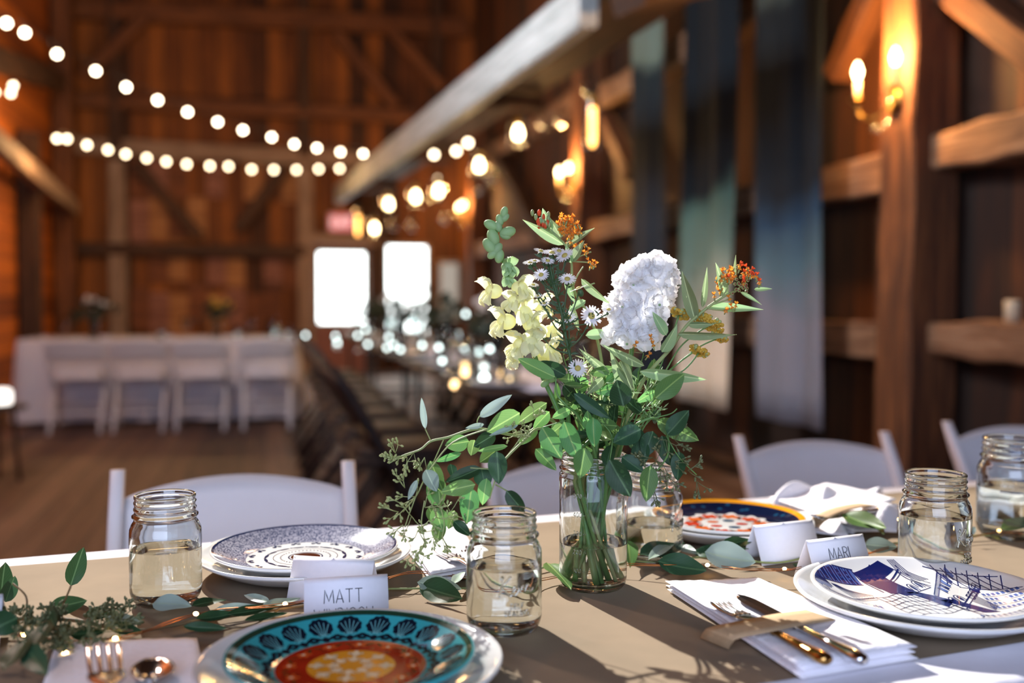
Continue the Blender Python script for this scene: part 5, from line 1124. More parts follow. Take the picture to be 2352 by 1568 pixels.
# --- lower left trailing branch
e2 = mkthing('eucalyptus_branch', 'eucalyptus branch drooping low left toward the front water jar', 'greenery')
mb = MB(); P = stemline(PI * 1.1, [(1245, 985, 1.18), (1200, 1015, 1.15), (1150, 1068, 1.13), (1135, 1110, 1.12), (1125, 1145, 1.12)], D); mb.tube(P, taper(len(P), .0022, .0007), 7)
for q in (((1120, 985), (1040, 1016), (990, 1075), (975, 1100), (955, 1140), (925, 1175)), ((1145, 1077), (1110, 1076), (1080, 1074)), ((1138, 1112), (1163, 1126), (1172, 1133)), ((1030, 1115), (1012, 1150), (1010, 1180))): mb.tube(spline([at(x, y, 1.13) for x, y in q], 5), .0009, 5)
mb.build('stem', 'stem_tan', e2, world=True)
for b, t, w_, k, d_ in (((1141, 1036), (1146, 1112), 42, 'dark', 1.12), ((1104, 1074), (1021, 1108), 32, 'dark', 1.13), ((1092, 1112), (1012, 1130), 34, 'light', 1.12), ((1106, 1076), (1116, 1124), 40, 'dark', 1.14), ((978, 1078), (1003, 1128), 34, 'grey', 1.12), ((988, 1058), (1018, 1128), 32, 'euc', 1.14), ((1003, 1092), (1012, 1164), 38, 'light', 1.14),
                     ((1008, 1160), (982, 1108), 30, 'euc', 1.14), ((958, 1102), (937, 1148), 14, 'grey', 1.12), ((1083, 1120), (1072, 1202), 42, 'euc', 1.12), ((1118, 1098), (1108, 1160), 30, 'light', 1.13), ((1163, 1127), (1208, 1182), 34, 'dark', 1.11), ((1042, 1196), (1080, 1230), 26, 'dark', 1.11), ((1000, 1165), (1018, 1222), 38, 'light', 1.13),
                     ((1044, 1172), (1030, 1215), 28, 'light', 1.14), ((1012, 1195), (1004, 1246), 34, 'light', 1.13), ((1035, 1065), (1042, 1100), 22, 'dark', 1.16), ((985, 1165), (1003, 1205), 24, 'euc', 1.15), ((1060, 1040), (1000, 1060), 16, 'euc', 1.16)):
    leaf(e2, at(*b, d_), at(*t, d_ - .008), w_ / FPX * d_ * 1.1, k, random.uniform(-.35, .35))
mb = MB(); q = random.Random(5)
for (x, y, dx, dz) in ((955, 1140, -1, -.2), (930, 1120, -.6, 1), (935, 1160, -1, -.4), (915, 1175, -.8, .2), (945, 1185, -.3, -.6), (975, 1165, .5, .3), (925, 1205, -.4, -.8), (960, 1215, .2, -1), (985, 1195, .5, -.4), (1010, 1190, .7, .1), (1035, 1175, 1, .3), (975, 1245, 0, -1), (955, 1265, .1, -1), (1015, 1230, .3, -1), (1000, 1215, -.2, -.8)):
    seeds(mb, at(x, y, 1.12), Vector((dx, -.2, dz)), 3, .012, .00055, q)
for q_ in (((955, 1140), (940, 1180), (930, 1210)), ((975, 1150), (968, 1200), (975, 1250), (955, 1275)), ((1010, 1160), (1020, 1200), (1015, 1235))): mb.tube(spline([at(x, y, 1.12) for x, y in q_], 5), .0007, 5)
mb.build('seed_spray', 'seed', e2, world=True)
# --- centre drooping leaves over the rim
e3 = mkthing('eucalyptus_branch', 'eucalyptus branch with dark leaves hanging over the rim of the jar', 'greenery')
mb = MB(); P = stemline(-PI / 2, [(1330, 960, 1.18), (1300, 930, 1.17), (1280, 905, 1.17), (1276, 865, 1.17)], D); mb.tube(P, taper(len(P), .0024, .0009), 7)
for q in (((1300, 965), (1245, 982)), ((1330, 1010), (1340, 1028)), ((1370, 960), (1405, 1000), (1400, 1060)), ((1400, 1010), (1470, 985))): mb.tube(spline([at(x, y, 1.165) for x, y in q], 5), .0008, 5)
mb.build('stem', 'stem', e3, world=True)
for b, t, w_, k, d_ in (((1245, 980), (1290, 1054), 42, 'euc', 1.15), ((1230, 1030), (1278, 1080), 30, 'euc', 1.16), ((1292, 975), (1262, 1000), 28, 'light', 1.17), ((1296, 968), (1330, 1056), 44, 'euc', 1.15), ((1344, 1028), (1332, 1098), 42, 'euc', 1.14), ((1362, 958), (1366, 1026), 34, 'euc', 1.15), ((1400, 1055), (1449, 1141), 52, 'dark', 1.13), ((1428, 1048), (1478, 1084), 34, 'dark', 1.15),
                     ((1472, 985), (1408, 1017), 44, 'dark', 1.15), ((1432, 932), (1416, 872), 50, 'dark', 1.14), ((1318, 903), (1402, 962), 28, 'dark', 1.14), ((1275, 866), (1189, 823), 34, 'light', 1.16), ((1300, 862), (1238, 830), 34, 'dark', 1.18), ((1262, 1000), (1245, 1040), 24, 'light', 1.17), ((1310, 940), (1268, 960), 22, 'light', 1.18)):
    leaf(e3, at(*b, d_), at(*t, d_ - .008), w_ / FPX * d_ * 1.1, k, random.uniform(-.3, .3))
# --- right branch
e4 = mkthing('eucalyptus_branch', 'dark eucalyptus branch drooping right of the jar with a hanging seed spray', 'greenery')
mb = MB(); P = stemline(0.0, [(1450, 985, 1.18), (1500, 960, 1.17), (1530, 990, 1.16), (1535, 1040, 1.15), (1510, 1080, 1.14)], D); mb.tube(P, taper(len(P), .0024, .0009), 7)
for q in (((1500, 960), (1540, 950), (1555, 938)), ((1470, 950), (1505, 915)), ((1530, 1000), (1560, 1050), (1600, 1090))): mb.tube(spline([at(x, y, 1.155) for x, y in q], 5), .0008, 5)
mb.build('stem', 'stem', e4, world=True)
for b, t, w_, k, d_ in (((1506, 914), (1572, 858), 46, 'euc', 1.14), ((1532, 998), (1582, 942), 40, 'dark', 1.13), ((1508, 965), (1606, 1012), 42, 'euc', 1.16), ((1500, 990), (1480, 1050), 38, 'dark', 1.17), ((1494, 1068), (1484, 1152), 40, 'euc', 1.14), ((1560, 1036), (1556, 1104), 34, 'dark', 1.16), ((1475, 1010), (1470, 1075), 40, 'dark', 1.17), ((1520, 1000), (1540, 1070), 36, 'dark', 1.18), ((1450, 1000), (1500, 1040), 30, 'dark', 1.18)):
    leaf(e4, at(*b, d_), at(*t, d_ - .008), w_ / FPX * d_ * 1.1, k, random.uniform(-.3, .3))
mb = MB(); q = random.Random(9)
for (x, y, dx, dz) in ((1530, 1010, .2, -.6), (1550, 1010, .6, .1), (1515, 1040, -.5, -.4), (1500, 1050, -.8, -.3), (1520, 1060, .1, -1), (1505, 1100, -.2, -.8), (1500, 1120, .4, -.8), (1550, 1060, .8, -.2), (1580, 1080, .8, 0), (1600, 1105, .5, -.8), (1535, 1095, .3, -.8), (1480, 1062, -.8, 0)): seeds(mb, at(x, y, 1.15), Vector((dx, -.2, dz)), 3, .011, .0005, q)
mb.build('seed_spray', 'seed_dark', e4, world=True)
# --- inner greenery: random leaves filling the heart of the bouquet
e5 = mkthing('eucalyptus_branch', 'leafy eucalyptus in the shaded heart of the bouquet above the jar rim', 'greenery')
mb = MB()
for a, q in ((.5, (1340, 860)), (1.6, (1440, 830)), (2.8, (1300, 880)), (4, (1500, 880)), (5.2, (1400, 900))): P = stemline(a, [(q[0] * .5 + 681, 980, 1.23), (q[0], q[1], 1.24)], D); mb.tube(P, taper(len(P), .0030, .001), 7)
mb.build('stem', 'stem', e5, world=True); q = random.Random(17)
for i in range(72):
    cx = q.uniform(1255, 1560); cy_ = q.uniform(855, 1045); an = q.uniform(0, 6.28); l = q.uniform(36, 64); d_ = q.uniform(1.17, 1.28)
    if abs(cx - 1400) + (cy_ - 860) * .9 > 235: continue
    leaf(e5, at(cx, cy_, d_), at(cx + l * math.cos(an), cy_ + l * .9 * math.sin(an), d_ + q.uniform(-.03, .03)), q.uniform(20, 36) / FPX * d_, q.choice(('euc', 'dark', 'euc', 'light', 'dark')), q.uniform(-1, 1))
# --- fine filler: small narrow leaves and twigs between the flowers
fg = mkthing('fern_filler', 'fine feathery green filler between the white flowers', 'greenery', None)
mb = MB(); q = random.Random(31)
for i in range(26):
    x = q.uniform(1290, 1540); y = q.uniform(800, 940); x0_ = 1400 + (x - 1400) * .45; P = spline([at(x0_, 1010, 1.22), at((x + x0_) / 2, (y + 1000) / 2, 1.22), at(x, y, q.uniform(1.18, 1.27))], 5); mb.tube(P, taper(len(P), .0012, .0005), 5)
    for j in range(14):
        c = P[q.randrange(4, len(P))]; d = Vector((q.gauss(0, 1), q.gauss(0, 1), q.uniform(0, 1.4))).normalized() * q.uniform(.008, .02); s = d.cross(Vector((q.gauss(0, 1), 1, q.gauss(0, 1)))).normalized() * .0011
        mb.add([c, c + d * .5 + s, c + d, c + d * .5 - s], [(0, 1, 2, 3)], 1)
mb.build('sprigs', ['stem', 'lance'], fg, world=True)
# ------------------------------------------------------------------ petals
def petal(mb, c, d, up, L, W_, curl=.5, ruffle=.15, mi=0, cup=.3, nu=5, nv=6, ph=0.0):
    # petal from c along d, its face turned to up
    d = d.normalized(); x = d.cross(up); x = x.normalized() if x.length > 1e-5 else d.orthogonal().normalized(); n = x.cross(d).normalized()
    def f(u, v):
        s = 2 * v - 1; w_ = W_ * .5 * (math.sin(PI * min(1, .12 + .80 * u ** .8)) ** .6); th = curl * u * u
        return c + d * (L * u * math.cos(th * .8)) + n * (L * (.5 * th * u + .0) + cup * W_ * s * s * .5 + ruffle * W_ * math.sin(s * 7 + ph + u * 3) * u * .5) + x * (s * w_)
    mb.grid(f, nu, nv, mi)
# --- snapdragon
sn = mkthing('snapdragon', 'pale yellow snapdragon spike, tallest bloom at the left of the bouquet', 'flower')
mb = MB(); P = stemline(PI * .8, [(1305, 1000, 1.22), (1272, 920, 1.22), (1240, 850, 1.22), (1205, 740, 1.22), (1178, 660, 1.22), (1152, 590, 1.22), (1140, 545, 1.22), (1148, 505, 1.22), (1158, 484, 1.22)], D); mb.tube(P, taper(len(P), .0036, .0016), 9)
mb.build('stem', 'stem', sn, world=True)
def snap_floret(name, px, py, size, dx, up, m='snap', d_=1.215, ph=0.0):
    # two-lipped flower opening toward dx (image right +)
    size *= 1.22; mb = MB(); c = at(px, py, d_); side = Vector((dx, -.5, .05)).normalized(); U = Vector((0, 0, 1)); s = size / FPX * d_
    # closed puffed throat
    mb.ball(c - side * s * .18, s * .27, 12, 8, sc_=(1.0, 1.0, .85))
    back = side.cross(U).normalized()
    for k in (-1, 1):    # upper lip, two rounded lobes turned up and back
        petal(mb, c - side * s * .1 + back * k * s * .08 + U * s * .1, (side * .35 + U * .9 + back * k * .45), -side, s * .52, s * .46, curl=-.9, ruffle=.22, cup=-.3, ph=ph + k)
    for k in (-1, 0, 1):   # lower lip, three lobes
        petal(mb, c + side * s * .02 - U * s * .06 + back * k * s * .1, (side * .75 - U * .75 + back * k * .75), U + side, s * .5, s * .42, curl=-.9, ruffle=.2, cup=.3, ph=ph + 2 * k)
    o = mb.build(name, m, sn, world=True); return o
for i, (x, y, s, dx, d_) in enumerate(((1122, 668, 62, -1, 1.21), (1203, 660, 58, .6, 1.20), (1175, 690, 48, -.4, 1.19), (1150, 738, 68, -1, 1.205), (1208, 715, 60, .3, 1.20), (1250, 700, 54, 1, 1.23), (1232, 745, 62, .8, 1.20), (1188, 792, 66, -.7, 1.195), (1222, 785, 60, .2, 1.185), (1180, 822, 46, -.6, 1.2), (1268, 805, 62, 1, 1.21), (1245, 815, 50, .4, 1.23), (1272, 760, 52, .8, 1.24))):
    snap_floret('floret', x, y, s, dx, 0, 'snap', d_, i * 1.3)
for i, (x, y, s, dx) in enumerate(((1170, 612, 44, .3), (1168, 640, 36, .2))): snap_floret('floret', x, y, s, dx, 0, 'snap_green', 1.21, i)
mb = MB()
for k_, (x, y, s, tx, ty) in enumerate(((1158, 487, 9, .3, -1), (1148, 505, 9, -.3, -1), (1160, 500, 8, .6, -.6), (1145, 520, 9, -.2, -1), (1128, 517, 12, -.8, -.4), (1166, 533, 13, 1, -.3), (1160, 541, 9, .6, .2), (1133, 545, 14, -.4, -1), (1125, 565, 14, -.5, -.6), (1142, 572, 11, -.2, .3), (1147, 588, 11, -.1, .5), (1132, 583, 10, -.5, .4), (1270, 868, 9, -.4, .3), (1252, 880, 8, -.5, .4))):
    if k_ == 12: mb.build('buds', 'snap_green', sn, world=True); mb = MB()
    s *= 1.12
    c = at(x, y, 1.212); d = (at(x + tx * 10, y + ty * 10, 1.212) - c).normalized(); mb.ball(c, s / FPX * 1.21, 10, 7, sc_=(.9, .9, 1.35), rot=d.to_track_quat('Z', 'Y').to_matrix())
mb.build('buds', 'snap_green', sn, world=True)
# --- white stock
st_ = mkthing('stock_flower', 'full white ruffled stock bloom right of the centre', 'flower')
mb = MB(); P = stemline(.6, [(1440, 960, 1.23), (1445, 860, 1.23), (1455, 780, 1.23), (1478, 680, 1.23), (1492, 610, 1.23), (1508, 597, 1.23)], D); mb.tube(P, taper(len(P), .0042, .002), 9)
mb.ball(at(1516, 590, 1.22), .005, 8, 6, sc_=(.8, .8, 1.5)); mb.ball(at(1512, 600, 1.22), .004, 8, 6, sc_=(.8, .8, 1.4)); mb.build('stem', 'stem', st_, world=True)
def rosette(m):
    mb = MB(); q = random.Random(8)
    for ring, (n, tilt, L, W_) in enumerate(((5, .15, 1.05, 1.25), (4, .8, .8, 1.0))):
        for k in range(n):
            a = 2 * PI * k / n + ring * .5 + q.uniform(-.2, .2); d = Vector((math.cos(a) * math.cos(tilt), math.sin(a) * math.cos(tilt), math.sin(tilt))); petal(mb, Vector((0, 0, 0)), d, Vector((0, 0, 1)), L * q.uniform(.85, 1.1), W_, curl=.25, ruffle=.13, cup=.22, nu=5, nv=8, ph=q.uniform(0, 6))
    return mb.mesh('stock_rosette', m)
RM_ = rosette('stock'); q = random.Random(12)
sites = [(1470, 640), (1500, 628), (1445, 660), (1520, 650), (1480, 612), (1505, 606), (1455, 625), (1490, 660), (1530, 672), (1425, 690), (1460, 690), (1500, 690), (1528, 695), (1430, 640), (1540, 640), (1418, 715), (1450, 722), (1485, 722), (1512, 718), (1425, 745), (1455, 752), (1488, 750), (1510, 735), (1440, 770), (1470, 772), (1500, 770), (1520, 620), (1405, 700), (1475, 655), (1412, 770), (1448, 700), (1535, 615)]
for (x, y) in sites:
    ax = 1488 - (y - 610) * .2; dx = (x - ax) / 60; d_ = 1.23 - .035 * math.sqrt(max(0, 1 - dx * dx)) + q.uniform(-.006, .006); c = at(x, y, d_); n = Vector((dx * 1.1, -math.sqrt(max(.05, 1 - min(1, dx * dx))), q.uniform(-.1, .55))).normalized()
    o = bpy.data.objects.new('floret', RM_); COL.objects.link(o); o.parent = st_; s = q.uniform(.0155, .0195); o.matrix_local = Matrix.Translation(c - vb) @ (n.to_track_quat('Z', 'Y').to_matrix() @ Matrix.Rotation(q.uniform(0, 6.28), 3, 'Z')).to_4x4() @ Matrix.Scale(s, 4)
# back side florets
for i in range(12):
    a = q.uniform(0, PI); y = q.uniform(620, 770); ax = 1488 - (y - 610) * .2; c = at(ax + 45 * math.cos(a), y, 1.23 + .03 * math.sin(a)); n = Vector((math.cos(a), math.sin(a), .2)).normalized(); o = bpy.data.objects.new('floret', RM_); COL.objects.link(o); o.parent = st_
    o.matrix_local = Matrix.Translation(c - vb) @ n.to_track_quat('Z', 'Y').to_matrix().to_4x4() @ Matrix.Scale(.016, 4)
mb = MB(); 
for (x, y) in ((1470, 690), (1430, 705), (1455, 655), (1492, 742), (1515, 700), (1480, 600), (1440, 790)): mb.ball(at(x, y, 1.192), .0016, 6, 5)
mb.build('stamens', 'snap_green', st_, world=True)
# --- white asters on dark branching stems
asx = mkthing('aster_spray', 'spray of small white daisy-like asters on dark stems, centre', 'flower')
mb = MB(); heads = [(1242, 578, 15, 0), (1268, 582, 19, 0), (1298, 588, 19, .3), (1218, 604, 15, 0), (1243, 632, 16, .5), (1303, 642, 18, .3), (1330, 664, 19, -.3), (1306, 729, 17, .5), (1358, 726, 22, .9), (1327, 846, 19, .9), (1274, 841, 9, 1), (1250, 697, 11, .2), (1225, 655, 11, .1), (1236, 757, 10, .1), (1228, 600, 12, 0), (1284, 578, 16, .1), (1398, 712, 14, .1), (1258, 600, 14, .2), (1236, 680, 9, .1), (1408, 950, 7, .8)]
main = spline([jarfoot(2.0), rimpt(1.2, .015), at(1345, 960, 1.21), at(1325, 880, 1.20), at(1305, 800, 1.20), at(1290, 720, 1.20), at(1272, 650, 1.20), at(1262, 605, 1.20)], 6); mb.tube(main, taper(len(main), .0028, .0012), 7)
q = random.Random(3)
for (x, y, s, fa) in heads:
    e = at(x, y + 7, 1.20); b = min(main, key=lambda p_: abs((p_ - e).length - .045) + (.1 if p_.z > e.z - .012 else 0)); m_ = (b + e) / 2 + Vector((0, 0, -.006)); mb.tube(spline([b, m_, e], 4), .0009, 5)
    for j in range(9): c = b.lerp(e, q.uniform(.1, .95)); d = Vector((q.gauss(0, 1), q.gauss(0, .6), q.uniform(.1, 1.3))).normalized() * q.uniform(.006, .013); s2 = Vector((d.z, 0, -d.x)).normalized() * .0010; mb.add([c, c + d * .5 + s2, c + d, c + d * .5 - s2], [(0, 1, 2, 3)])
for i in range(60): c = main[q.randrange(14, len(main))]; d = Vector((q.gauss(0, 1), q.gauss(0, .6), q.uniform(.1, 1))).normalized() * q.uniform(.01, .02); s2 = Vector((d.z, 0, -d.x)).normalized() * .0012; mb.add([c, c + d * .5 + s2, c + d, c + d * .5 - s2], [(0, 1, 2, 3)])
mb.build('stem', 'dkstem', asx, world=True)
for i, (x, y, s, fa) in enumerate(heads):
    c = at(x, y, 1.196 + q.uniform(-.006, .01)); n = (Vector((q.gauss(0, .3), -fa - .35, 1.0 - fa * .6))).normalized(); r_ = s / FPX * 1.36; mb = MB(); t1 = n.orthogonal().normalized(); t2 = n.cross(t1)
    for k in range(20):
        a = 2 * PI * k / 20 + q.uniform(-.08, .08); d = t1 * math.cos(a) + t2 * math.sin(a) + n * .18; petal(mb, c + d * r_ * .25, d, n, r_ * .8, r_ * .24, curl=-.2, ruffle=0, cup=.2, nu=3, nv=2)
    mb.ball(c - n * r_ * .42, r_ * .34, 8, 5, 2, (1, 1, 1.3), n.to_track_quat('Z', 'Y').to_matrix()); mb.ball(c + n * r_ * .12, r_ * .34, 10, 6, 1, (1, 1, .55), n.to_track_quat('Z', 'Y').to_matrix())
    mb.build('flower_head', ['aster', 'aster_eye', 'dkstem'], asx, world=True)
# --- butterfly weed, two stems
def weedflower(mb, c, s, q, mi=0):
    n = Vector((q.gauss(0, .5), q.gauss(0, .5) - .4, 1)).normalized(); t1 = n.orthogonal().normalized(); t2 = n.cross(t1)
    mb.tube([c - n * s * 1.6, c], s * .18, 5, 2)
    for k in range(5):
        a = 2 * PI * k / 5; d = t1 * math.cos(a) + t2 * math.sin(a); petal(mb, c, d * .6 + n * .7, n, s, s * .45, curl=.2, ruffle=0, cup=.6, mi=mi, nu=3, nv=2); petal(mb, c, d * .8 - n * .5, n, s * .9, s * .4, curl=-.5, ruffle=0, cup=-.2, mi=1, nu=3, nv=2)
w1 = mkthing('butterfly_weed', 'orange butterfly weed rising at the top centre of the bouquet', 'flower')
mb = MB(); P = stemline(1.9, [(1390, 960, 1.25), (1385, 850, 1.25), (1360, 740, 1.24), (1318, 665, 1.23), (1312, 600, 1.225), (1298, 562, 1.22), (1255, 520, 1.22), (1235, 508, 1.22)], D); mb.tube(P, taper(len(P), .0026, .0012), 7)
for q_ in (((1310, 598), (1345, 583), (1358, 578)), ((1312, 600), (1345, 602), (1362, 604)), ((1318, 655), (1325, 635), (1340, 612)), ((1325, 660), (1350, 655), (1366, 650))): mb.tube(spline([at(x, y, 1.22) for x, y in q_], 4), .0009, 5)
mb.build('stem', 'stem_tan', w1, world=True); q = random.Random(4)
for b, t, w_ in (((1296, 562), (1200, 504), 20), ((1268, 528), (1246, 478), 20), ((1288, 545), (1262, 500), 16), ((1298, 566), (1366, 523), 15), ((1312, 602), (1342, 552), 22), ((1312, 604), (1300, 560), 14), ((1335, 640), (1405, 700), 18), ((1298, 640), (1322, 700), 12), ((1345, 690), (1300, 720), 16), ((1345, 770), (1415, 765), 22), ((1310, 700), (1330, 760), 14)): leaf(w1, at(*b, 1.22), at(*t, 1.215), w_ / FPX * 1.22 * 1.2, 'lance', q.uniform(-.4, .4))
mb = MB()
for i in range(42):
    t = q.random(); x = 1285 + 48 * t + q.gauss(0, 9); y = 500 + 50 * t + q.gauss(0, 13); weedflower(mb, at(x, y, 1.22 + q.uniform(-.015, .01)), .0054, q)
for (x, y) in ((1350, 575), (1343, 580), (1362, 603), (1368, 607), (1358, 610), (1352, 598)): weedflower(mb, at(x, y, 1.215), .0046, q)
for i in range(16):
    x, y = q.uniform(1222, 1262), q.uniform(488, 520); c = at(x, y, 1.215); mb.ball(c, .0024, 6, 5, 3 if q.random() < .35 else 2, (1, 1, 1.8)); mb.tube([c, at(1262, 530, 1.22)], .0005, 4, 2)
mb.build('blossoms', ['orange', 'orange', 'stem_tan', 'orange_red'], w1, world=True)
w2 = mkthing('butterfly_weed', 'orange and red butterfly weed reaching out at the far right of the bouquet', 'flower')
mb = MB(); P = stemline(.3, [(1440, 960, 1.22), (1480, 870, 1.20), (1540, 800, 1.19), (1575, 750, 1.185), (1620, 710, 1.18), (1660, 682, 1.175), (1690, 668, 1.17)], D); mb.tube(P, taper(len(P), .0030, .0014), 7)
for q_ in (((1655, 685), (1670, 665), (1672, 650)), ((1690, 668), (1705, 655), (1712, 650)), ((1625, 708), (1660, 712), (1685, 705)), ((1640, 698), (1665, 690), (1680, 684))): mb.tube(spline([at(x, y, 1.175) for x, y in q_], 4), .0010, 5)
mb.build('stem', 'stem_tan', w2, world=True)
for b, t, w_ in (((1597, 738), (1566, 622), 26), ((1613, 706), (1624, 612), 13), ((1668, 682), (1643, 602), 18), ((1625, 703), (1754, 711), 18), ((1556, 766), (1692, 768), 20), ((1732, 664), (1774, 663), 8), ((1700, 670), (1750, 700), 8), ((1690, 640), (1690, 585), 9), ((1530, 770), (1498, 715), 20), ((1520, 808), (1556, 742), 26), ((1470, 852), (1625, 872), 24), ((1425, 828), (1452, 898), 26), ((1385, 868), (1348, 905), 20), ((1440, 900), (1400, 800), 24), ((1480, 840), (1380, 790), 18), ((1400, 860), (1330, 800), 18), ((1580, 745), (1640, 745), 14)): leaf(w2, at(*b, 1.185), at(*t, 1.17), w_ / FPX * 1.18 * 1.2, 'lance', q.uniform(-.35, .35))
mb = MB()
for i in range(20): weedflower(mb, at(1662 + q.gauss(0, 12), 640 + q.gauss(0, 14), 1.175 + q.uniform(-.01, .01)), .0052, q)
for i in range(20): weedflower(mb, at(1715 + q.gauss(0, 14), 630 + q.gauss(0, 9), 1.17 + q.uniform(-.01, .01)), .0048, q, 3)
for i in range(18): c = at(1705 + q.gauss(0, 14), 655 + q.gauss(0, 8), 1.165); mb.ball(c, .0022, 6, 5, 2); mb.ball(c + Vector((0, -.002, 0)), .0011, 5, 4, 4)
for (x, y) in ((1640, 678), (1675, 684), (1680, 703), (1690, 700), (1668, 712), (1495, 775), (1500, 790), (1460, 790), (1490, 815)): weedflower(mb, at(x, y, 1.17), .0048, q)
mb.build('blossoms', ['orange', 'orange', 'stem_tan', 'orange_red', simple('dark_red_bud_tip', '7a2420', .6)], w2, world=True)
# --- yarrow
yr = mkthing('yarrow', 'mustard yellow yarrow heads low at the right of the bouquet', 'flower')
mb = MB(); P = stemline(.9, [(1450, 960, 1.24), (1500, 890, 1.22), (1550, 840, 1.21), (1590, 810, 1.20)], D); mb.tube(P, taper(len(P), .0022, .0010), 7)
for q_ in (((1520, 868), (1560, 800), (1600, 765), (1625, 750)), ((1545, 845), (1600, 800), (1645, 778)), ((1500, 890), (1570, 850), (1605, 810)), ((1510, 860), (1540, 780), (1560, 722))): mb.tube(spline([at(x, y, 1.205) for x, y in q_], 5), .0010, 5)
mb.build('stem', 'stem', yr, world=True)
for (x, y, w_, n) in ((1628, 742, 34, 110), (1652, 775, 18, 50), (1606, 806, 21, 60), (1562, 720, 22, 60), (1600, 722, 20, 50)):
    mb = MB()
    for i in range(n):
        a = q.uniform(0, 6.28); r_ = math.sqrt(q.random()); c = at(x + w_ * r_ * math.cos(a), y + w_ * .55 * r_ * math.sin(a) + (x + w_ * r_ * math.cos(a) - x) * .35, 1.20 + .01 * math.sin(a)); mb.ball(c, .0027, 6, 4, 0 if q.random() < .8 else 1, (1, 1, .8))
    mb.build('flower_head', ['yarrow', 'seed'], yr, world=True)
# extra thick stems seen inside the glass
sg = mkthing('cut_stem_bundle', 'loose cut green stems crossing inside the tall jar', 'greenery', None); mb = MB(); q = random.Random(77)
for a in (0.2, 1.9, 3.6):
    P = spline([jarfoot(a, q.uniform(.016, .030), .009), vb + Vector((.008 * math.cos(a + 2), .008 * math.sin(a + 2), .09)), rimpt(a + PI + q.uniform(-.5, .5), .026), vb + Vector((.035 * math.cos(a + PI), .03 * math.sin(a + PI), .24))], 6); mb.tube(P, q.uniform(.0022, .0042), 9)
mb.build('stem', 'stem', sg, world=True)
# ================================================================== GARLAND AND LED WIRE ON THE TABLE
def gleaf(root, x0_, y0_, x1_, y1_, w_, k, z0=.004, z1=.004, roll=None, d=None):
    b = onT(x0_, y0_, z0); t = onT(x1_, y1_, z1); dd = (b - C0).dot(CR @ Vector((0, 0, -1))); W_ = w_ / FPX * dd * 1.3; up = Vector((0, 0, W_ * .32)); leaf(root, b + up, t + up, W_, k, random.uniform(-.25, .25) if roll is None else roll, face=Vector((0, -.7, .7)).normalized())
ga = thing('eucalyptus_garland', 'eucalyptus garland with dark seed clusters along the left of the table', 'greenery', onT(150, 1420))
mb = MB(); P = spline([onT(-40, 1430, .012), onT(60, 1420, .016), onT(180, 1425, .014), onT(300, 1448, .010), onT(430, 1430, .008), onT(560, 1410, .006), onT(700, 1390, .006), onT(790, 1372, .006)], 6); mb.tube(P, taper(len(P), .0024, .0014), 7)
for q_ in (((140, 1400, .02), (158, 1358, .045), (163, 1345, .055)), ((200, 1425, .012), (250, 1400, .02), (280, 1395, .02)), ((60, 1420, .016), (60, 1370, .04), (30, 1340, .05)), ((430, 1430, .008), (560, 1440, .006), (640, 1400, .006))): mb.tube(spline([onT(*p_) for p_ in q_], 5), .0011, 5)
mb.build('stem', 'stem_brown', ga, world=True); random.seed(5)
def hl(root, x0_, y0_, x1_, y1_, w_, k, h0, h1): b = onT(x0_, y0_, 0) ; dd = (b - C0).dot(CR @ Vector((0, 0, -1))); b = at(x0_, y0_, dd - h0); t = at(x1_, y1_, dd - h1); leaf(root, b, t, w_ / FPX * dd, k, random.uniform(-.2, .2))
hl(ga, 162, 1345, 192, 1256, 42, 'dark', .05, .05); hl(ga, 112, 1398, 200, 1378, 42, 'dark', .04, .045)
for q_ in ((2, 1375, 12, 1290, 44), (12, 1382, 34, 1322, 36), (40, 1440, -20, 1470, 50), (60, 1490, 10, 1560, 50), (110, 1450, 60, 1520, 44), (130, 1460, 110, 1405, 30), (60, 1500, 110, 1568, 40)): (hl(ga, *q_, 'dark', .03, .035) if q_[1] < 1400 else gleaf(ga, *q_, 'dark', .03, .022))
for (x0_, y0_, x1_, y1_, w_, k) in ((195, 1425, 265, 1412, 26, 'dark'), (240, 1432, 325, 1440, 26, 'grey'), (350, 1402, 440, 1408, 40, 'grey'), (440, 1402, 520, 1388, 26, 'dark'), (495, 1405, 600, 1398, 18, 'grey'), (450, 1430, 540, 1416, 22, 'dark'), (520, 1420, 640, 1400, 22, 'dark'), (600, 1402, 690, 1382, 22, 'grey'), (560, 1432, 660, 1414, 18, 'dark'),
                           (250, 1445, 330, 1462, 22, 'dark'), (160, 1470, 240, 1462, 28, 'dark'), (620, 1388, 560, 1372, 16, 'grey'), (420, 1445, 520, 1450, 18, 'dark')): gleaf(ga, x0_, y0_, x1_, y1_, w_, k, .008, .006)
mb = MB(); q = random.Random(15)
for i in range(46):
    x, y = q.uniform(5, 290), q.uniform(1385, 1475)
    if x > 220 and y > 1450: continue
    seeds(mb, onT(x, y + 20, .018), Vector((q.uniform(-.6, 1), q.uniform(-.5, .3), .8)), 3, .010, .0006, q)
for (x, y) in ((225, 1385), (255, 1380), (280, 1395), (290, 1410)): seeds(mb, onT(x - 10, y + 25, .018), Vector((1, 0, .7)), 4, .011, .0006, q)
mb.build('seed_spray', 'seed_dark', ga, world=True)
gb = thing('eucalyptus_garland', 'eucalyptus garland leaves lying from the tall jar toward the right rear jar', 'greenery', onT(1600, 1290))
mb = MB(); P = spline([onT(890, 1352, .004), onT(1000, 1350, .004), onT(1120, 1345, .004), onT(1260, 1300, .005), onT(1420, 1285, .005), onT(1500, 1290, .006), onT(1640, 1278, .006), onT(1780, 1292, .006), onT(1900, 1268, .006), onT(2050, 1248, .006), onT(2200, 1232, .006), onT(2360, 1225, .006)], 6); mb.tube(P, .0014, 6); mb.build('stem', 'stem_tan', gb, world=True)
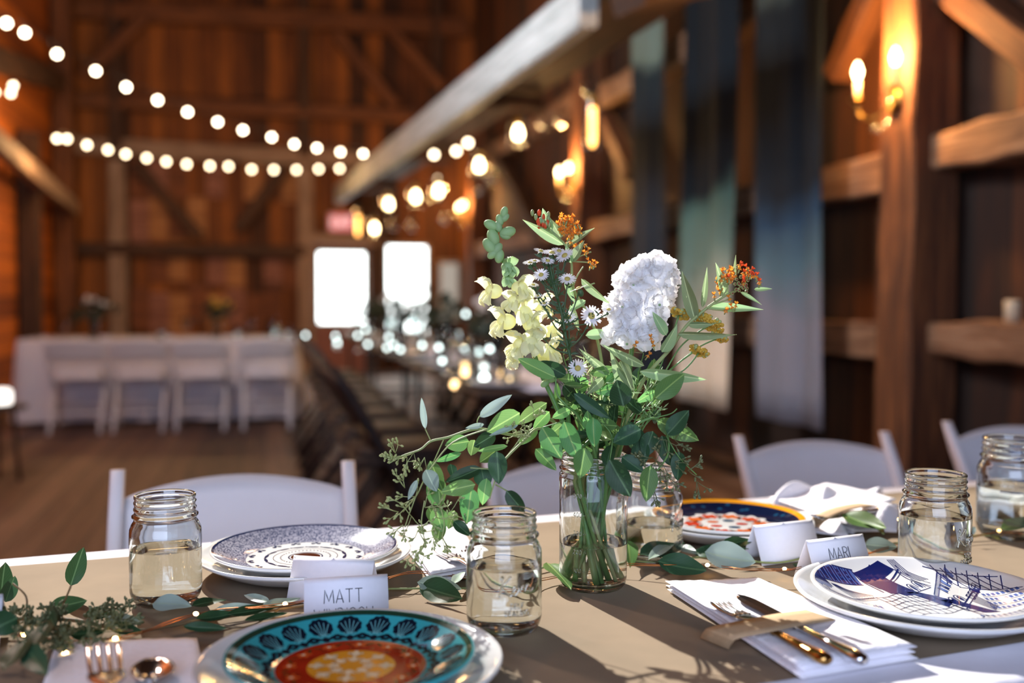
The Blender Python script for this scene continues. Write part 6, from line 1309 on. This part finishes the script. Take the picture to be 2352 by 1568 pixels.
for (x0_, y0_, x1_, y1_, w_, k, z0, z1) in ((958, 1350, 1060, 1366, 34, 'grey', .010, .006), (965, 1362, 1062, 1392, 44, 'dark', .004, .004), (1256, 1308, 1312, 1370, 38, 'euc', .012, .002), (1440, 1245, 1448, 1318, 34, 'euc', .02, .004), (1470, 1290, 1572, 1262, 40, 'dark', .014, .010), (1490, 1296, 1560, 1250, 26, 'grey', .02, .016), (1510, 1306, 1622, 1328, 44, 'dark', .012, .006),
                                   (1618, 1288, 1735, 1312, 52, 'grey', .012, .006), (1640, 1285, 1590, 1275, 20, 'dark', .008, .008), (1600, 1270, 1720, 1268, 20, 'dark', .012, .012), (1655, 1262, 1730, 1250, 24, 'dark', .02, .02), (1560, 1262, 1600, 1280, 20, 'grey', .01, .01), (1935, 1195, 2035, 1228, 36, 'euc', .022, .018), (1990, 1215, 2030, 1240, 30, 'dark', .015, .012),
                                   (1985, 1262, 2060, 1268, 30, 'grey', .012, .012), (2352, 1205, 2300, 1222, 24, 'euc', .02, .01), (2310, 1202, 2380, 1230, 36, 'dark', .02, .016), (1040, 1350, 1065, 1320, 20, 'grey', .01, .01), (1820, 1300, 1880, 1318, 14, 'dark', .004, .004), (2220, 1235, 2240, 1215, 14, 'grey', .01, .02), (1545, 1275, 1500, 1262, 22, 'dark', .015, .015)):
    gleaf(gb, x0_, y0_, x1_, y1_, w_, k, z0, z1)
mb = MB(); q = random.Random(19)
for (x, y) in ((1050, 1290), (1062, 1275), (1068, 1300)): seeds(mb, onT(x, y + 8, .008), Vector((.3, -.2, .9)), 4, .009, .0005, q)
mb.build('seed_spray', simple('dark_red_seed', '4a2a22', .5), gb, world=True)
# LED wire
lw = thing('fairy_light_wire', 'copper fairy light wire with tiny glowing bulbs laid through the garland', 'string lights', onT(700, 1380))
W0 = [(-30, 1440), (52, 1462), (150, 1470), (265, 1470), (350, 1445), (450, 1412), (540, 1400), (655, 1390), (740, 1370), (860, 1340), (930, 1318), (1000, 1318), (1080, 1330), (1160, 1345), (1260, 1330), (1400, 1300), (1560, 1300), (1620, 1300), (1700, 1308), (1800, 1310), (1870, 1300), (1950, 1285), (2060, 1255), (2200, 1240), (2298, 1222), (2380, 1225)]
mb = MB(); q = random.Random(1); P = spline([onT(x, y, .012 + .006 * math.sin(i * 2.1)) for i, (x, y) in enumerate(W0)], 6); mb.tube(P, .0006, 5); P2 = [p_ + Vector((.002 * math.sin(i * .9), .002 * math.cos(i * .9), .002)) for i, p_ in enumerate(P)]; mb.tube(P2, .0005, 5); mb.build('wire', 'copper', lw, world=True)
for (x, y) in ((52, 1458), (265, 1466), (450, 1409), (655, 1386), (1000, 1312), (1625, 1297), (1802, 1306), (2298, 1216), (150, 1500), (2060, 1192)):
    m_ = MB(); m_.ball(onT(x, y, .014), .0022, 8, 6, sc_=(1.3, 1, 1)); m_.build('led_bulb', 'led', lw, world=True)
